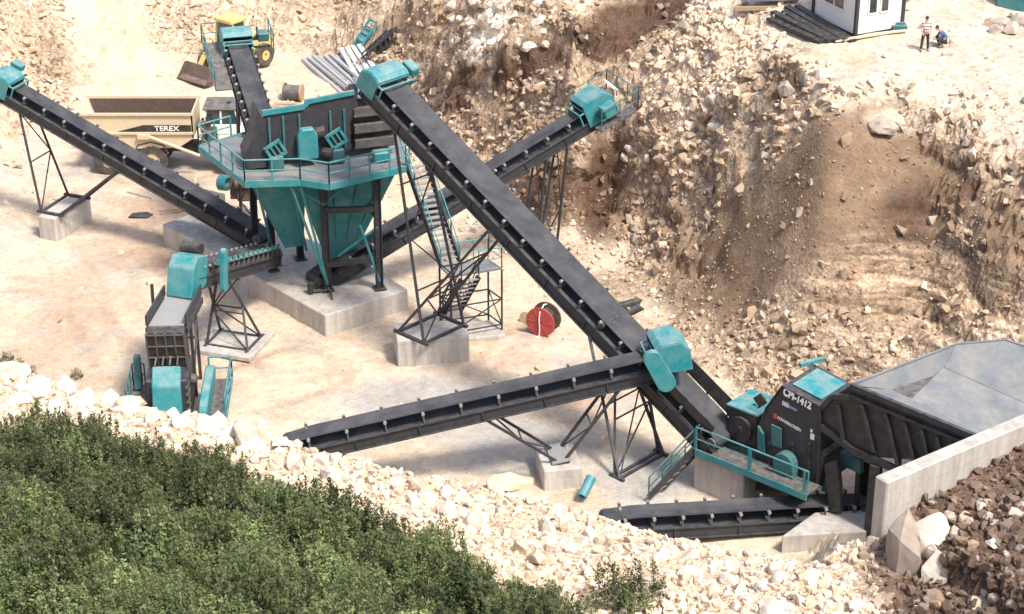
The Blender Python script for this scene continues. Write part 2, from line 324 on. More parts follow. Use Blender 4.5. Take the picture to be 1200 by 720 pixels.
# ------------------------------------------------------------------ terrain: yard, cliff, rubble bank, hillside
ctl = [  # photo pixel, height
 # yard floor
 (60,300,0),(60,400,0),(160,240,0),(160,320,0),(120,200,0),(60,200,0),(20,160,.2),(150,150,.1),(120,450,0),(250,220,0),(250,300,0),(300,400,0),(300,500,0),(400,440,0),(400,300,0),
 (470,250,0),(500,330,0),(520,440,0),(560,400,0),(600,320,0),(620,300,0),(640,340,0),(640,430,0),(700,420,0),(600,520,0),(700,520,0),(760,420,0),(740,370,0),(800,470,0),(840,560,0),(900,560,0),
 (330,130,0),(330,90,0),(390,80,0),(430,110,0),(280,110,0),(380,160,0),(450,170,0),(520,230,0),(960,600,0),(900,480,0),(950,500,0),(860,450,0),
 (140,100,.4),(120,50,1.5),(110,10,3.0),(60,90,1.4),(20,60,3.4),(0,10,6),(200,60,.9),(180,10,2.8),(240,20,2.4),(300,50,.4),(330,10,2.2),(350,60,.1),(400,35,.6),(420,5,3.0),(300,5,2.6),
 # middle slope
 (480,120,.2),(470,80,1.6),(480,40,3.4),(500,5,5.6),(560,200,.4),(590,240,.1),(600,215,.9),(600,170,2.6),(600,110,4.9),(600,75,6.6),(600,45,7.3),(600,0,8.8),
 (520,130,1.3),(530,90,3.6),(540,60,5.0),(540,20,6.4),(660,265,.3),(660,215,2.0),(660,150,4.6),(660,100,6.6),(670,70,8.2),(670,30,9.2),(670,0,10.0),
 (690,290,.0),(700,250,.6),(705,200,2.5),(715,150,4.6),(730,120,5.9),(740,70,7.9),(750,20,9.4),(700,110,6.0),
 # right slope
 (745,310,0),(760,260,1.2),(770,220,3.1),(780,160,5.6),(790,100,7.9),(800,40,9.9),(820,5,11),
 (790,370,.1),(800,330,.7),(820,270,2.6),(840,200,5.4),(850,140,7.6),(860,90,9.4),(880,50,10.7),(900,20,11.7),
 (860,395,1.0),(880,340,2.5),(890,280,4.4),(900,220,6.4),(910,160,8.4),(920,110,10.1),(930,70,11.4),(950,35,11.6),
 (900,425,1.0),(930,400,2.0),(950,350,3.7),(960,290,5.6),(970,220,7.8),(975,160,9.7),(990,110,11),(1010,70,11.4),
 (990,435,1.4),(1000,400,2.6),(1010,350,4.0),(1020,290,5.6),(1030,220,7.6),(1040,150,9.7),(1060,100,11.1),(1085,60,11.5),(1060,20,11.8),
 (1070,410,2.6),(1080,370,3.6),(1090,310,5.3),(1100,250,6.9),(1110,180,9.0),(1120,140,10.3),(1150,90,11.3),
 (1140,395,4.0),(1150,340,5.5),(1160,280,7.1),(1160,220,8.7),(1150,170,9.9),(1180,140,10.8),(1190,60,11.8),(1150,30,12.0),
 (1210,385,5.0),(1210,320,6.6),(1210,260,8.2),(1200,215,9.4),(1240,200,10),(1260,300,8),(1260,120,11.3),(1185,25,11.6),(1240,40,12)]
pts = [P(*q) for q in ctl]
wl = [(-60,100,5),(-40,110,3),(-38,90,0),(-60,70,4),(-36,130,6),(-60,150,14),(-20,165,8),(0,160,16),(20,150,18),(45,135,17),(60,110,15),(40,90,11),(60,80,12),(35,78,8),(30,70,6),(60,60,9),
      (24,79,5.0),(14,76,0),(12,72,0),(18,74,.6),(20,78,2.0),(16,80,.6),(0,60,0),(-20,60,0),(20,60,1),(-120,150,30),(120,150,30),(0,260,50),(-100,260,45),(100,260,50),(-120,60,16),(120,60,14),(0,10,0),(-100,10,5),(100,10,5)]
CP = np.array([[p.x, p.y, p.z] for p in pts] + wl, float)
def build_rbf(C):
    n = len(C); D = np.hypot(C[:, None, 0] - C[None, :, 0], C[:, None, 1] - C[None, :, 1])
    A = np.zeros((n + 3, n + 3)); A[:n, :n] = -D - np.eye(n) * .25; A[:n, n] = 1; A[:n, n + 1:] = C[:, :2] / 50; A[n:, :n] = A[:n, n:].T
    return np.linalg.solve(A, np.concatenate([C[:, 2], np.zeros(3)]))
RB = build_rbf(CP)
def rbf(x, y):
    n = len(CP); out = RB[n] + RB[n + 1] * x / 50 + RB[n + 2] * y / 50
    for i in range(n): out = out - RB[i] * np.hypot(x - CP[i, 0], y - CP[i, 1])
    return out
WALL_Z = 6.9
WALL_A, WALL_B = P(1040, 566, WALL_Z), P(1200, 498, WALL_Z)
WDIR = (WALL_B - WALL_A); WDIR.z = 0; WDIR.normalize()
crest = [(-38, 86, 3.4)] + [tuple(P(*q)) for q in ((0,430,3.2),(100,464,3.0),(200,486,2.8),(270,496,2.8),(340,524,2.7),(440,548,2.6),(540,571,2.6),(640,593,2.6),(720,616,2.7),(800,635,2.9),(900,656,3.1),(980,668,3.9))]
crest += [(WALL_A.x - .3, WALL_A.y + .3, 4.3), (WALL_A.x + WDIR.x * 1.5 + .1, WALL_A.y + WDIR.y * 1.5 - .05, 5.2), (WALL_A.x + WDIR.x * 7, WALL_A.y + WDIR.y * 7, 5.9), (WALL_A.x + WDIR.x * 22, WALL_A.y + WDIR.y * 22, 6.3), (60, 92, 9)]
CR = np.array(crest)
def bench(x, y):
    best = np.full(x.shape, 1e9); sg = np.zeros(x.shape); zc = np.zeros(x.shape)
    for a, b in zip(CR, CR[1:]):
        d = b[:2] - a[:2]; L2 = d @ d; t = np.clip(((x - a[0]) * d[0] + (y - a[1]) * d[1]) / L2, 0, 1)
        qx = a[0] + d[0] * t; qy = a[1] + d[1] * t; ds = np.hypot(x - qx, y - qy)
        cr = d[0] * (y - a[1]) - d[1] * (x - a[0]); m = ds < best
        best = np.where(m, ds, best); sg = np.where(m, np.where(cr < 0, 1, -1), sg); zc = np.where(m, a[2] + (b[2] - a[2]) * t, zc)
    d = best * sg
    front = zc + .13 * np.clip(d, 0, 9) + .35 * np.clip(d - 9, 0, 8) + .52 * np.clip(d - 17, 0, 100)
    steep = np.where(x > WALL_A.x - .6, 7., .85)
    back = zc + d * steep
    return np.where(d > 0, front, back), d
def height(x, y):
    zb = rbf(x, y); zf, d = bench(x, y); z = np.maximum(zb, np.maximum(zf, -3))
    return np.where(d > -12, z, zb), zb, zf, d
def axis(lo, f0, f1, hi, fine, g=1.25):
    a = list(np.arange(f0, f1 + 1e-6, fine)); s = fine; q = f0
    while q > lo: s *= g; q -= s; a.insert(0, q)
    s = fine; q = f1
    while q < hi: s *= g; q += s; a.append(q)
    return np.array(a)
GX = axis(-160, -30, 30, 160, .2); GY = axis(-20, 54, 128, 280, .2)
gx, gy = np.meshgrid(GX, GY)
gz, zb, zf, dcr = height(gx, gy)
dzy, dzx = np.gradient(gz, GY, GX); slope = np.hypot(dzx, dzy)
nz = fbm(gx, gy, gz * 0, .12, 3, 1)
rough = np.clip(slope * 1.2, 0, 1)
front = zf > zb
rough = np.where(front & (dcr > -1), .55, rough)
sm = np.clip(1.45 - np.sqrt(((gx - 14.2) / 4.2) ** 2 + ((gy - 91) / 5.5) ** 2), 0, 1) * (~front); strat = np.clip(1.3 - np.hypot((gx - 20.5) / 6.5, (gy - 86) / 7), 0, 1) * np.clip((7.2 - gz) / 1.2, 0, 1) * (~front); rough = rough * (1 - .8 * sm) * (1 - .2 * strat)
gz = gz + .06 * fbm(gx, gy, gz * 0, .5, 4, 5) * (1 - rough) + rough * (.26 * fbm(gx, gy, gz, .5, 3, 9, .55))
# ledges and hollows of the cut rock: push the steep faces in and out along their fall line
cl = np.clip((slope - .55) / .6, 0, 1) * (~front)
fold = fbm(gx, gy, gz * 1.4, .4, 3, 21, .5) * (1 - .85 * sm)
sn = np.maximum(slope, 1e-3)
GXD = gx - dzx / sn * fold * .4 * cl; GYD = gy - dzy / sn * fold * .4 * cl
fz = .1 * cl * (1 - sm) * np.sin(gz * 5.5 + 2 * nz * 3)
gzd = gz + fz
def cells(x, y, z, sc, seed):
    x = x * sc; y = y * sc; z = z * sc; xi = np.floor(x).astype(np.int64); yi = np.floor(y).astype(np.int64); zi = np.floor(z).astype(np.int64)
    best = np.full(x.shape, 9.); val = np.zeros(x.shape)
    for dx in (-1, 0, 1):
        for dy in (-1, 0, 1):
            for dz in (-1, 0, 1):
                a, b, c = xi + dx, yi + dy, zi + dz
                d = (a + _hash(a, b, c, seed) - x) ** 2 + (b + _hash(a, b, c, seed + 1) - y) ** 2 + (c + _hash(a, b, c, seed + 2) - z) ** 2
                m = d < best; best = np.where(m, d, best); val = np.where(m, _hash(a, b, c, seed + 3), val)
    return val * 2 - 1
blk = .17 * cells(gx + nz, gy, gz * 1.7, .55, 11) + .15 * cells(gx, gy + nz, gz * 1.5, 1.2, 44) + .12 * cells(gx, gy, gz, 2.2, 91)
lay = vnoise(gz * 0 + 3, nz * .4, gz * 1.9 + .5 * fbm(gx, gy, gz, .2, 3, 61), 62)
blk = blk * (1 - .6 * strat) + strat * .5 * lay
nn = np.sqrt(1 + dzx ** 2 + dzy ** 2); bk = blk * np.clip((slope - .35) / .5, 0, 1) * (~front) * (1 - .85 * sm)
GXD = GXD - dzx / nn * bk; GYD = GYD - dzy / nn * bk; gzd = gzd + bk / nn

for it in range(5):
    k_ = np.clip(sm * 1.6, 0, 1) * .5
    for arr in (GXD, GYD, gzd):
        av = arr.copy(); av[1:-1, 1:-1] = (arr[:-2, 1:-1] + arr[2:, 1:-1] + arr[1:-1, :-2] + arr[1:-1, 2:]) / 4; arr += (av - arr) * k_
def H(x, y):
    i = int(np.clip(np.searchsorted(GX, x) - 1, 0, len(GX) - 2)); j = int(np.clip(np.searchsorted(GY, y) - 1, 0, len(GY) - 2))
    u = (x - GX[i]) / (GX[i + 1] - GX[i]); v = (y - GY[j]) / (GY[j + 1] - GY[j])
    return float(gzd[j, i] * (1 - u) * (1 - v) + gzd[j, i + 1] * u * (1 - v) + gzd[j + 1, i] * (1 - u) * v + gzd[j + 1, i + 1] * u * v)
def G(x, y): return Vector((x, y, H(x, y)))
def hit(px, py):
    r = ray(px, py); t = 55.0
    for k in range(1400):
        p = Vector((0, 0, CAM_H)) + r * t
        if p.z < H(p.x, p.y): return p
        t += .1
    return p

# intrinsic ground colours: (r, g, b, brokenness)
C_yard = np.array((.56, .455, .335, .22)); C_tan = np.array((.45, .325, .23, .2)); C_dust = np.array((.40, .365, .325, .1))
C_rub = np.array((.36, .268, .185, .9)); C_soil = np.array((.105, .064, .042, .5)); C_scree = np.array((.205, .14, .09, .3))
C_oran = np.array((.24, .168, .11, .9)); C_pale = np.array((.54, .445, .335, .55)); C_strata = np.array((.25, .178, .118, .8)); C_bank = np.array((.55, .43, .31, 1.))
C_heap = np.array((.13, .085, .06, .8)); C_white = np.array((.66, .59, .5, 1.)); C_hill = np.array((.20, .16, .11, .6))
col = np.tile(C_yard, gx.shape + (1,)).astype(float)
def blend(m, c):
    global col
    m = np.clip(m, 0, 1)[..., None]; col = col * (1 - m) + c * m
wob = fbm(gx, gy, gz, .35, 4, 33)
blend((slope - .25 + wob * .15) / .2 * (gy > 80), C_rub)
blend((slope - .2 + wob * .15) / .2 * np.clip((-12 - gx) / 4, 0, 1) * (gy > 100) * .8, C_bank * np.array((.85, .82, .8, 1)))
blend((gz - 9.8 + wob * .6) / .9 * (gx > 8) * (slope < .9), C_pale)
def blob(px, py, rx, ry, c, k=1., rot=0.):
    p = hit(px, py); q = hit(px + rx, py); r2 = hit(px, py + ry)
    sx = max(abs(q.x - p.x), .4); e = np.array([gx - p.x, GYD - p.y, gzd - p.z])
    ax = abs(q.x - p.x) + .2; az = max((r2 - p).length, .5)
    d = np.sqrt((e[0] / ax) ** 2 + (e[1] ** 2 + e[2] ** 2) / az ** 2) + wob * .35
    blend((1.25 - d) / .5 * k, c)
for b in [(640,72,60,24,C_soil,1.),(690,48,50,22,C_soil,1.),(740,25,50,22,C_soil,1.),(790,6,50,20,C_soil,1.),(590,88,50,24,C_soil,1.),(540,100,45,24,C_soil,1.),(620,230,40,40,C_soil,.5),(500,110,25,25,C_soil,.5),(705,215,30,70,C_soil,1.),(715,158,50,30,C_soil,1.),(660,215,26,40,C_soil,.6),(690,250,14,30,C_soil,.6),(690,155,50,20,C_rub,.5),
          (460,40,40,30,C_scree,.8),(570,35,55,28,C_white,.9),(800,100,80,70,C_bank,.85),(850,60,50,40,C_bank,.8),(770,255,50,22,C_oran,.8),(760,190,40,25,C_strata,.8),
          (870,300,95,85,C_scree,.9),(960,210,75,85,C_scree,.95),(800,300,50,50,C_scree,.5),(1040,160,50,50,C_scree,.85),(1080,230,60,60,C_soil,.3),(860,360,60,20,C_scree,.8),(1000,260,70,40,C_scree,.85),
          (920,105,20,20,C_soil,.7),(1050,145,35,18,C_pale,.7),(1090,340,130,60,C_strata,1.),(1180,330,60,60,C_strata,.9),(660,300,40,16,C_rub,.6),(720,335,50,18,C_rub,.6),(790,390,50,18,C_rub,.7),(840,425,50,16,C_rub,.7),(1000,350,60,30,C_oran,.7),(1150,370,50,16,C_oran,.7),(930,400,40,16,C_strata,.8),
          (1060,190,50,30,C_scree,.9),(1095,205,50,30,C_scree,1.),(1130,225,50,32,C_soil,.7),(1165,255,50,35,C_scree,1.),(1100,260,60,40,C_scree,.9),(1060,250,40,30,C_soil,.5),(1180,290,40,30,C_scree,.8),(1165,130,40,40,C_pale,.9),(1100,50,90,25,C_pale,.9),(60,60,50,40,C_rub,.6),(380,15,70,20,C_rub,.6),
          (530,480,80,30,C_dust,.9),(620,530,70,40,C_dust,.9),(460,470,60,30,C_dust,.7),(740,570,60,30,C_dust,.9),(160,300,60,20,C_tan,.6),(180,250,50,30,C_tan,.7),(70,390,40,10,C_tan,.6),(150,200,60,18,C_dust,.5),(740,330,50,20,C_rub,.4),
          (60,420,80,30,C_tan,.5),(200,440,60,30,C_tan,.5),(320,200,50,20,C_tan,.5)]:
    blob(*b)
blend((wob * .9 - .2) * (slope < .25) * (~front), C_tan * np.array((1.1, 1.1, 1.1, 1)))
fm = front & (dcr > -2.2)
blend(fm * 1., C_bank)
blend(fm * np.clip((gx - 12.6 + wob * .8) / 1.2, 0, 1), C_heap)
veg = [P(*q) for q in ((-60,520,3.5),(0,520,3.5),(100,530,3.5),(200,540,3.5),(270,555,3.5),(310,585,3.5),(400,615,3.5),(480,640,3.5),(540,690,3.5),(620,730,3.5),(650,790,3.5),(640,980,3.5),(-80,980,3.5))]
def inside(x, y, poly):
    r = np.zeros(np.shape(x), bool)
    for a, b in zip(poly, poly[1:] + poly[:1]):
        c = ((a.y > y) != (b.y > y)) & (x < (b.x - a.x) * (y - a.y) / (b.y - a.y + 1e-9) + a.x); r ^= c
    return r
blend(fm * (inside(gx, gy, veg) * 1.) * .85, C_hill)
blend(fm * np.clip((60 - gy) / 4, 0, 1), C_hill)

def along(pts_, width):
    best = np.full(gx.shape, 1e9)
    for a, b in zip(pts_, pts_[1:]):
        dx, dy = b.x - a.x, b.y - a.y; t = np.clip(((gx - a.x) * dx + (gy - a.y) * dy) / (dx * dx + dy * dy), 0, 1); best = np.minimum(best, np.hypot(gx - a.x - dx * t, gy - a.y - dy * t))
    return best / width
# the dirt track up the far bank, and wheel ruts over the yard
trk = np.clip(1.5 - along([hit(*q) for q in ((250,130),(160,120),(145,80),(125,45),(112,12),(108,-20))], 2.6) + wob * .35, 0, 1); blend(trk, C_yard * np.array((1.03, 1, .97, 1)))
def smooth(ps):
    o = []
    for i in range(len(ps) - 1):
        p0, p1, p2, p3 = ps[max(i - 1, 0)], ps[i], ps[i + 1], ps[min(i + 2, len(ps) - 1)]
        for k in range(8): t = k / 8; o.append(.5 * ((2 * p1) + (p2 - p0) * t + (2 * p0 - 5 * p1 + 4 * p2 - p3) * t * t + (3 * p1 - p0 - 3 * p2 + p3) * t ** 3))
    return o + [ps[-1]]
for path, k in (([(20,220),(120,300),(160,380),(300,440),(420,430),(560,400),(700,350)],.5),([(0,330),(110,350),(280,470),(420,450),(600,480),(700,470)],.45),([(110,20),(140,80),(120,170),(60,250),(90,330),(130,420)],.5),([(560,440),(640,330),(640,300),(560,260),(470,170),(380,110)],.4),([(30,180),(200,260),(330,430)],.35),([(250,440),(380,400),(470,470),(640,500)],.4)):
    c0 = smooth([P(*q) for q in path])
    for off in (-1.0, 1.0):
        m_ = np.clip(1.6 - along([Vector((p.x + off * .75, p.y + off * .65, 0)) for p in c0], .26), 0, 1) * (slope < .4) * (~front) * np.clip(.7 + wob * .8, 0, 1); blend(m_ * k, C_tan * np.array((.85, .84, .84, 1))); gzd = gzd - .05 * m_ * k
fine = fbm(gx, gy, gz * 0, .8, 4, 55); blend(np.clip(fine - .3, 0, 1) * .8 * (slope < .3) * (~front) * (gy > 80), C_dust); 
col[..., :3] *= (1 + .5 * (strat * vnoise(gz * 0 + 8, nz * .4, gz * 2.6 + .4 * fbm(gx, gy, gz, .3, 3, 67), 68)))[..., None]
ny, nx = gx.shape
me = bpy.data.meshes.new('quarry_ground')
co = np.stack([GXD, GYD, gzd], -1).reshape(-1, 3); idx = np.arange(ny * nx).reshape(ny, nx)
quads = np.stack([idx[:-1, :-1], idx[:-1, 1:], idx[1:, 1:], idx[1:, :-1]], -1).reshape(-1, 4)
def np_mesh(me, co, faces, k, cols=None):
    me.vertices.add(len(co)); me.vertices.foreach_set('co', np.ascontiguousarray(co, np.float32).ravel())
    nf = len(faces); me.loops.add(nf * k); me.loops.foreach_set('vertex_index', np.ascontiguousarray(faces, np.int32).ravel())
    me.polygons.add(nf); me.polygons.foreach_set('loop_start', np.arange(0, nf * k, k, dtype=np.int32)); me.update(calc_edges=True)
    me.polygons.foreach_set('use_smooth', np.zeros(nf, bool))
    if cols is not None:
        a = me.color_attributes.new('Col', 'FLOAT_COLOR', 'POINT'); a.data.foreach_set('color', np.ascontiguousarray(cols, np.float32).ravel())
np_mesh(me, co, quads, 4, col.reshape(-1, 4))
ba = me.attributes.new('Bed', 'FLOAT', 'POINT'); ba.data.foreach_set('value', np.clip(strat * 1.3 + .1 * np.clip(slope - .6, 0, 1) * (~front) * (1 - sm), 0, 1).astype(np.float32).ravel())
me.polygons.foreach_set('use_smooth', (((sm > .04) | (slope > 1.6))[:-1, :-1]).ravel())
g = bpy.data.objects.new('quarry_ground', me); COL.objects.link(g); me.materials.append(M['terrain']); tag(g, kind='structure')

# pond beyond the plateau
wp = [P(1168, 8, 11.9), P(1260, 20, 11.9), P(1300, -40, 11.9), P(1150, -20, 11.9)]
wm = MB(); wm.prism([Vector((p.x, p.y, H(p.x, p.y) + .25)) for p in wp], (0, 0, -.6))
wz = max(H(p.x, p.y) for p in wp) + .1
wm = MB(); wm.prism([Vector((p.x, p.y, wz)) for p in wp], (0, 0, -3)); tag(wm.build('pond_water', 'water'), kind='structure')

# ------------------------------------------------------------------ stones
def ico(sub):
    bm = bmesh.new(); bmesh.ops.create_icosphere(bm, subdivisions=sub, radius=1)
    v = np.array([x.co[:] for x in bm.verts]); f = np.array([[q.index for q in p.verts] for p in bm.faces]); bm.free(); return v, f
def hull_proto(npt, seed):
    r = np.random.default_rng(seed); p = r.normal(0, 1, (npt, 3)); p /= np.linalg.norm(p, axis=1)[:, None]; p *= r.uniform(.75, 1.1, (npt, 1)) * r.uniform(.6, 1.15, 3)
    bm = bmesh.new(); [bm.verts.new(q) for q in p]; bmesh.ops.convex_hull(bm, input=bm.verts[:]); bmesh.ops.triangulate(bm, faces=bm.faces[:])
    for x in [x for x in bm.verts if not x.link_faces]: bm.verts.remove(x)
    bm.verts.index_update(); v = np.array([x.co[:] for x in bm.verts]); f = np.array([[q.index for q in k.verts] for k in bm.faces]); bm.free(); return v, f
def rock_proto(sub, ncut, seed):
    r = np.random.default_rng(seed); v, f = ico(sub); v = v * (1 + r.normal(0, .06, (len(v), 1)))
    for k in range(ncut):
        n = r.normal(0, 1, 3); n /= np.linalg.norm(n); d = r.uniform(.45, .8); h = v @ n; over = np.clip(h - d, 0, None); v = v - over[:, None] * n
    v = v * r.uniform(.65, 1.15, 3) * np.array((1, 1, .8)); return v, f
PALE = np.array([(.64, .56, .46), (.58, .46, .34), (.5, .37, .26), (.68, .62, .54), (.55, .42, .29), (.42, .31, .22), (.6, .5, .4), (.36, .28, .21)])
BROWN = np.array([(.42, .32, .23), (.55, .45, .35), (.3, .21, .145), (.46, .33, .22), (.24, .17, .12), (.62, .54, .45), (.38, .26, .17)])
DARK = np.array([(.16, .105, .075), (.22, .145, .1), (.12, .08, .058), (.27, .2, .15), (.4, .33, .27)])
PS = [hull_proto(9 + k % 5, 50 + k) for k in range(18)]
def rand_rot(r):
    q = r.normal(0, 1, 4); q /= np.linalg.norm(q); w_, x, y, z = q
    return np.array([[1 - 2 * (y * y + z * z), 2 * (x * y - z * w_), 2 * (x * z + y * w_)], [2 * (x * y + z * w_), 1 - 2 * (x * x + z * z), 2 * (y * z - x * w_)], [2 * (x * z - y * w_), 2 * (y * z + x * w_), 1 - 2 * (x * x + y * y)]])
flatco = co.reshape(ny, nx, 3)
def scatter(name, weight, count, smin, smax, pal, label, cat, power=2.2, seed=1, sink=.25, follow=.6):
    r = np.random.default_rng(seed)
    a = flatco[:-1, :-1]; b = flatco[:-1, 1:]; c = flatco[1:, :-1]
    area = np.linalg.norm(np.cross(b - a, c - a), axis=-1) * weight[:-1, :-1]; p = area.ravel() / area.sum()
    ch = r.choice(len(p), count, p=p); V = []; F = []; CC = []; k = 0
    for t in ch:
        j, i = divmod(t, nx - 1); u, v = r.random(2); pos = a[j, i] + (b[j, i] - a[j, i]) * u + (c[j, i] - a[j, i]) * v
        s = smin + (smax - smin) * r.random() ** power * (.6 + .4 * r.random()); pv, pf = PS[r.integers(len(PS))]
        q = (pv @ rand_rot(r).T) * s / 2; q = q + pos + np.array((0, 0, s * (.5 - sink) * .5)); V.append(q); F.append(pf + k); k += len(q)
        cc = pal[r.integers(len(pal))] * (1 - follow) + col[j, i, :3] * follow * 1.25; cc = cc * r.uniform(.8, 1.25); CC.append(np.tile(np.append(cc, 1), (len(q), 1)))
    m = bpy.data.meshes.new(name); np_mesh(m, np.concatenate(V), np.concatenate(F), 3, np.concatenate(CC)); m.materials.append(M['rock'])
    o = bpy.data.objects.new(name, m); COL.objects.link(o); return tag(o, label, cat, kind='stuff')
inview = (np.abs(gx) < 6 + gy * .27) & (gy > 55) & (gy < 150)
vegm = inside(gx, gy, veg)
scree_m = np.clip(1.5 - np.hypot((gx - 14) / 6, 0), 0, 1) * (gz < 11)
steepw = np.clip((slope - .22) * 2.2, 0, 1)
dens = np.clip(.55 + fbm(gx, gy, gz, .22, 3, 71) * .9, .05, 1.3)
lum = np.clip((col[..., 0] - .09) / .16, .04, 1)
greyz = np.clip(1 - np.linalg.norm(col[..., :3] - C_scree[:3], axis=-1) / .16, 0, 1)
scatter('cliff_rubble', inview * (~front) * (gy > 78) * (1 - trk) * steepw * dens * lum * (1 - .85 * greyz) * (1 - .35 * strat), 17000, .08, .95, BROWN, 'broken limestone rubble lying over the quarry cliff and slopes behind the plant', 'rubble', 2.6, 3)
scatter('pale_rubble', inview * (~front) * (gy > 78) * (1 - trk) * (np.clip((col[..., 0] - .42) * 6, 0, 1) * np.clip(slope * 3, .03, 1)) * dens, 5000, .12, .9, PALE, 'pale broken stone strewn on the upper slopes and plateau', 'rubble', 2.8, 4)
scatter('scree_stones', inview * (~front) * greyz * steepw, 2200, .06, .3, BROWN, 'small stones in the grey scree below the cabin', 'scree', 3, 5)
scatter('bank_rubble', inview * fm * (~vegm) * (dcr > -1.5) * (gx < 13.4) * np.clip(1.5 - dcr / 12, .15, 1), 17000, .05, .75, PALE, 'pale limestone rubble covering the foreground bank', 'rubble', 4.2, 6)
scatter('soil_clods', inview * fm * (gx > 12.8) * (dcr > -.1), 4200, .07, .8, DARK, 'dark brown clods and stones on the soil heap by the concrete wall', 'soil', 2.4, 7)
toe = np.clip(1.3 - along([P(*q) for q in ((470,120),(520,180),(560,230),(640,290),(720,335),(790,390),(860,432),(940,450))], 4.5), 0, 1)
scatter('toe_rubble', inview * (~front) * (zb < 1.5) * toe, 3200, .06, .6, BROWN * 1.15, 'loose stones spread over the yard edge along the foot of the cliff', 'rubble', 4, 9)
scatter('yard_gravel', inview * (~front) * (slope < .22) * (gy > 70), 5000, .03, .2, PALE * .95, 'loose gravel scattered on the dusty yard floor', 'gravel', 2.5, 8)

# the boulders one can tell apart, each its own object
BP = []
for k in range(14):
    v, f = hull_proto(30, 900 + k); bm = bmesh.new(); bv = [bm.verts.new(q) for q in v]; [bm.faces.new([bv[i] for i in q]) for q in f]
    bmesh.ops.subdivide_edges(bm, edges=bm.edges[:], cuts=3, use_grid_fill=True); bmesh.ops.triangulate(bm, faces=bm.faces[:]); bm.verts.index_update()
    v = np.array([x.co[:] for x in bm.verts]); f = np.array([[q.index for q in p.verts] for p in bm.faces]); bm.free()
    v = v * (1 + .08 * fbm(v[:, 0] + 9 * k, v[:, 1], v[:, 2], 1.3, 3, 300))[:, None] + .03 * np.stack([fbm(v[:, 0] + 9 * k, v[:, 1], v[:, 2], 2.2, 3, 310 + j, .5) for j in range(3)], -1)
    for pn, pal in (('pale', PALE[[0, 3, 6, 0, 1]]), ('brown', DARK[3:] if k % 2 else BROWN)):
        m = bpy.data.meshes.new('boulder'); cc = pal[k % len(pal)] * (1 + .1 * fbm(v[:, 0], v[:, 1], v[:, 2], 2, 3, 77))[:, None]
        np_mesh(m, v * .5, f, 3, np.concatenate([cc, np.ones((len(v), 1))], 1)); m.materials.append(M['rock']); BP.append((pn, m))
def boulder(pos, s, kind, label, group, name='limestone_boulder', sink=.2):
    m = random.choice([q for p, q in BP if p == kind]); o = bpy.data.objects.new(name, m); COL.objects.link(o)
    o.rotation_euler = [random.uniform(0, 6.28) for _ in range(3)]
    sv = (s, s, s) if isinstance(s, (int, float)) else s; o.scale = [q * random.uniform(.85, 1.15) for q in sv]
    if not isinstance(s, (int, float)): o.rotation_euler = (random.uniform(-.2, .2), random.uniform(-.2, .2), random.uniform(0, 3))
    o.location = (pos[0], pos[1], pos[2] + max(sv) * (.3 - sink)); return tag(o, label, 'boulder', group)
for px, py, s in [(10,438,2.2),(45,455,2.0),(78,452,1.6),(100,470,2.1),(130,468,1.5),(150,478,1.9),(178,488,1.3),(215,497,1.4),(245,500,1.6),(270,505,1.3),(300,520,1.5),(345,545,1.4),(375,540,1.3),(20,470,1.6),(60,482,1.7),(390,560,1.2)]:
    boulder(hit(px, py + 4), (s, s * .85, s * .8), 'pale', 'large whitish boulder on the left end of the rubble bank above the thicket', 'large boulders on the left end of the bank')
cnt = 0
while cnt < 175:
    px = random.uniform(-10, 1060); p = hit(px, np.interp(px, [0, 270, 540, 720, 980, 1060], [445, 505, 590, 640, 690, 700]) + random.triangular(-25, 60, -5))
    zf_, d_ = bench(np.array([p.x]), np.array([p.y]))
    if d_[0] < -1.2 or p.x > 13.6: continue
    if inside(np.array([p.x]), np.array([p.y]), veg)[0] and random.random() < .8: continue
    big = 1.35 if p.x < -10 else 1.
    boulder(p, random.choice((.4, .45, .5, .55, .65, .75, .9, 1.1)) * big, 'pale', 'pale cream limestone boulder lying on the rubble bank in the foreground', 'pale boulders on the foreground bank'); cnt += 1
for k in range(34):
    p = hit(random.uniform(520, 640), random.uniform(4, 60)); boulder(p, random.uniform(.5, 1.15), 'pale', 'whitish limestone boulder on the upper slope behind the tall conveyor', 'white boulders on the upper slope')
for k in range(22):
    p = hit(random.uniform(730, 880), random.uniform(60, 190)); boulder(p, random.uniform(.4, .9), 'pale' if k % 3 else 'brown', 'tan boulder in the rubble slope below the cabin', 'boulders in the slope below the cabin')
for k in range(42):
    p = hit(random.uniform(1075, 1200), random.uniform(585, 715)); boulder(p, random.uniform(.35, 1.0), 'brown', 'brown stained stone half sunk in the dark soil heap', 'stones in the dark soil heap')
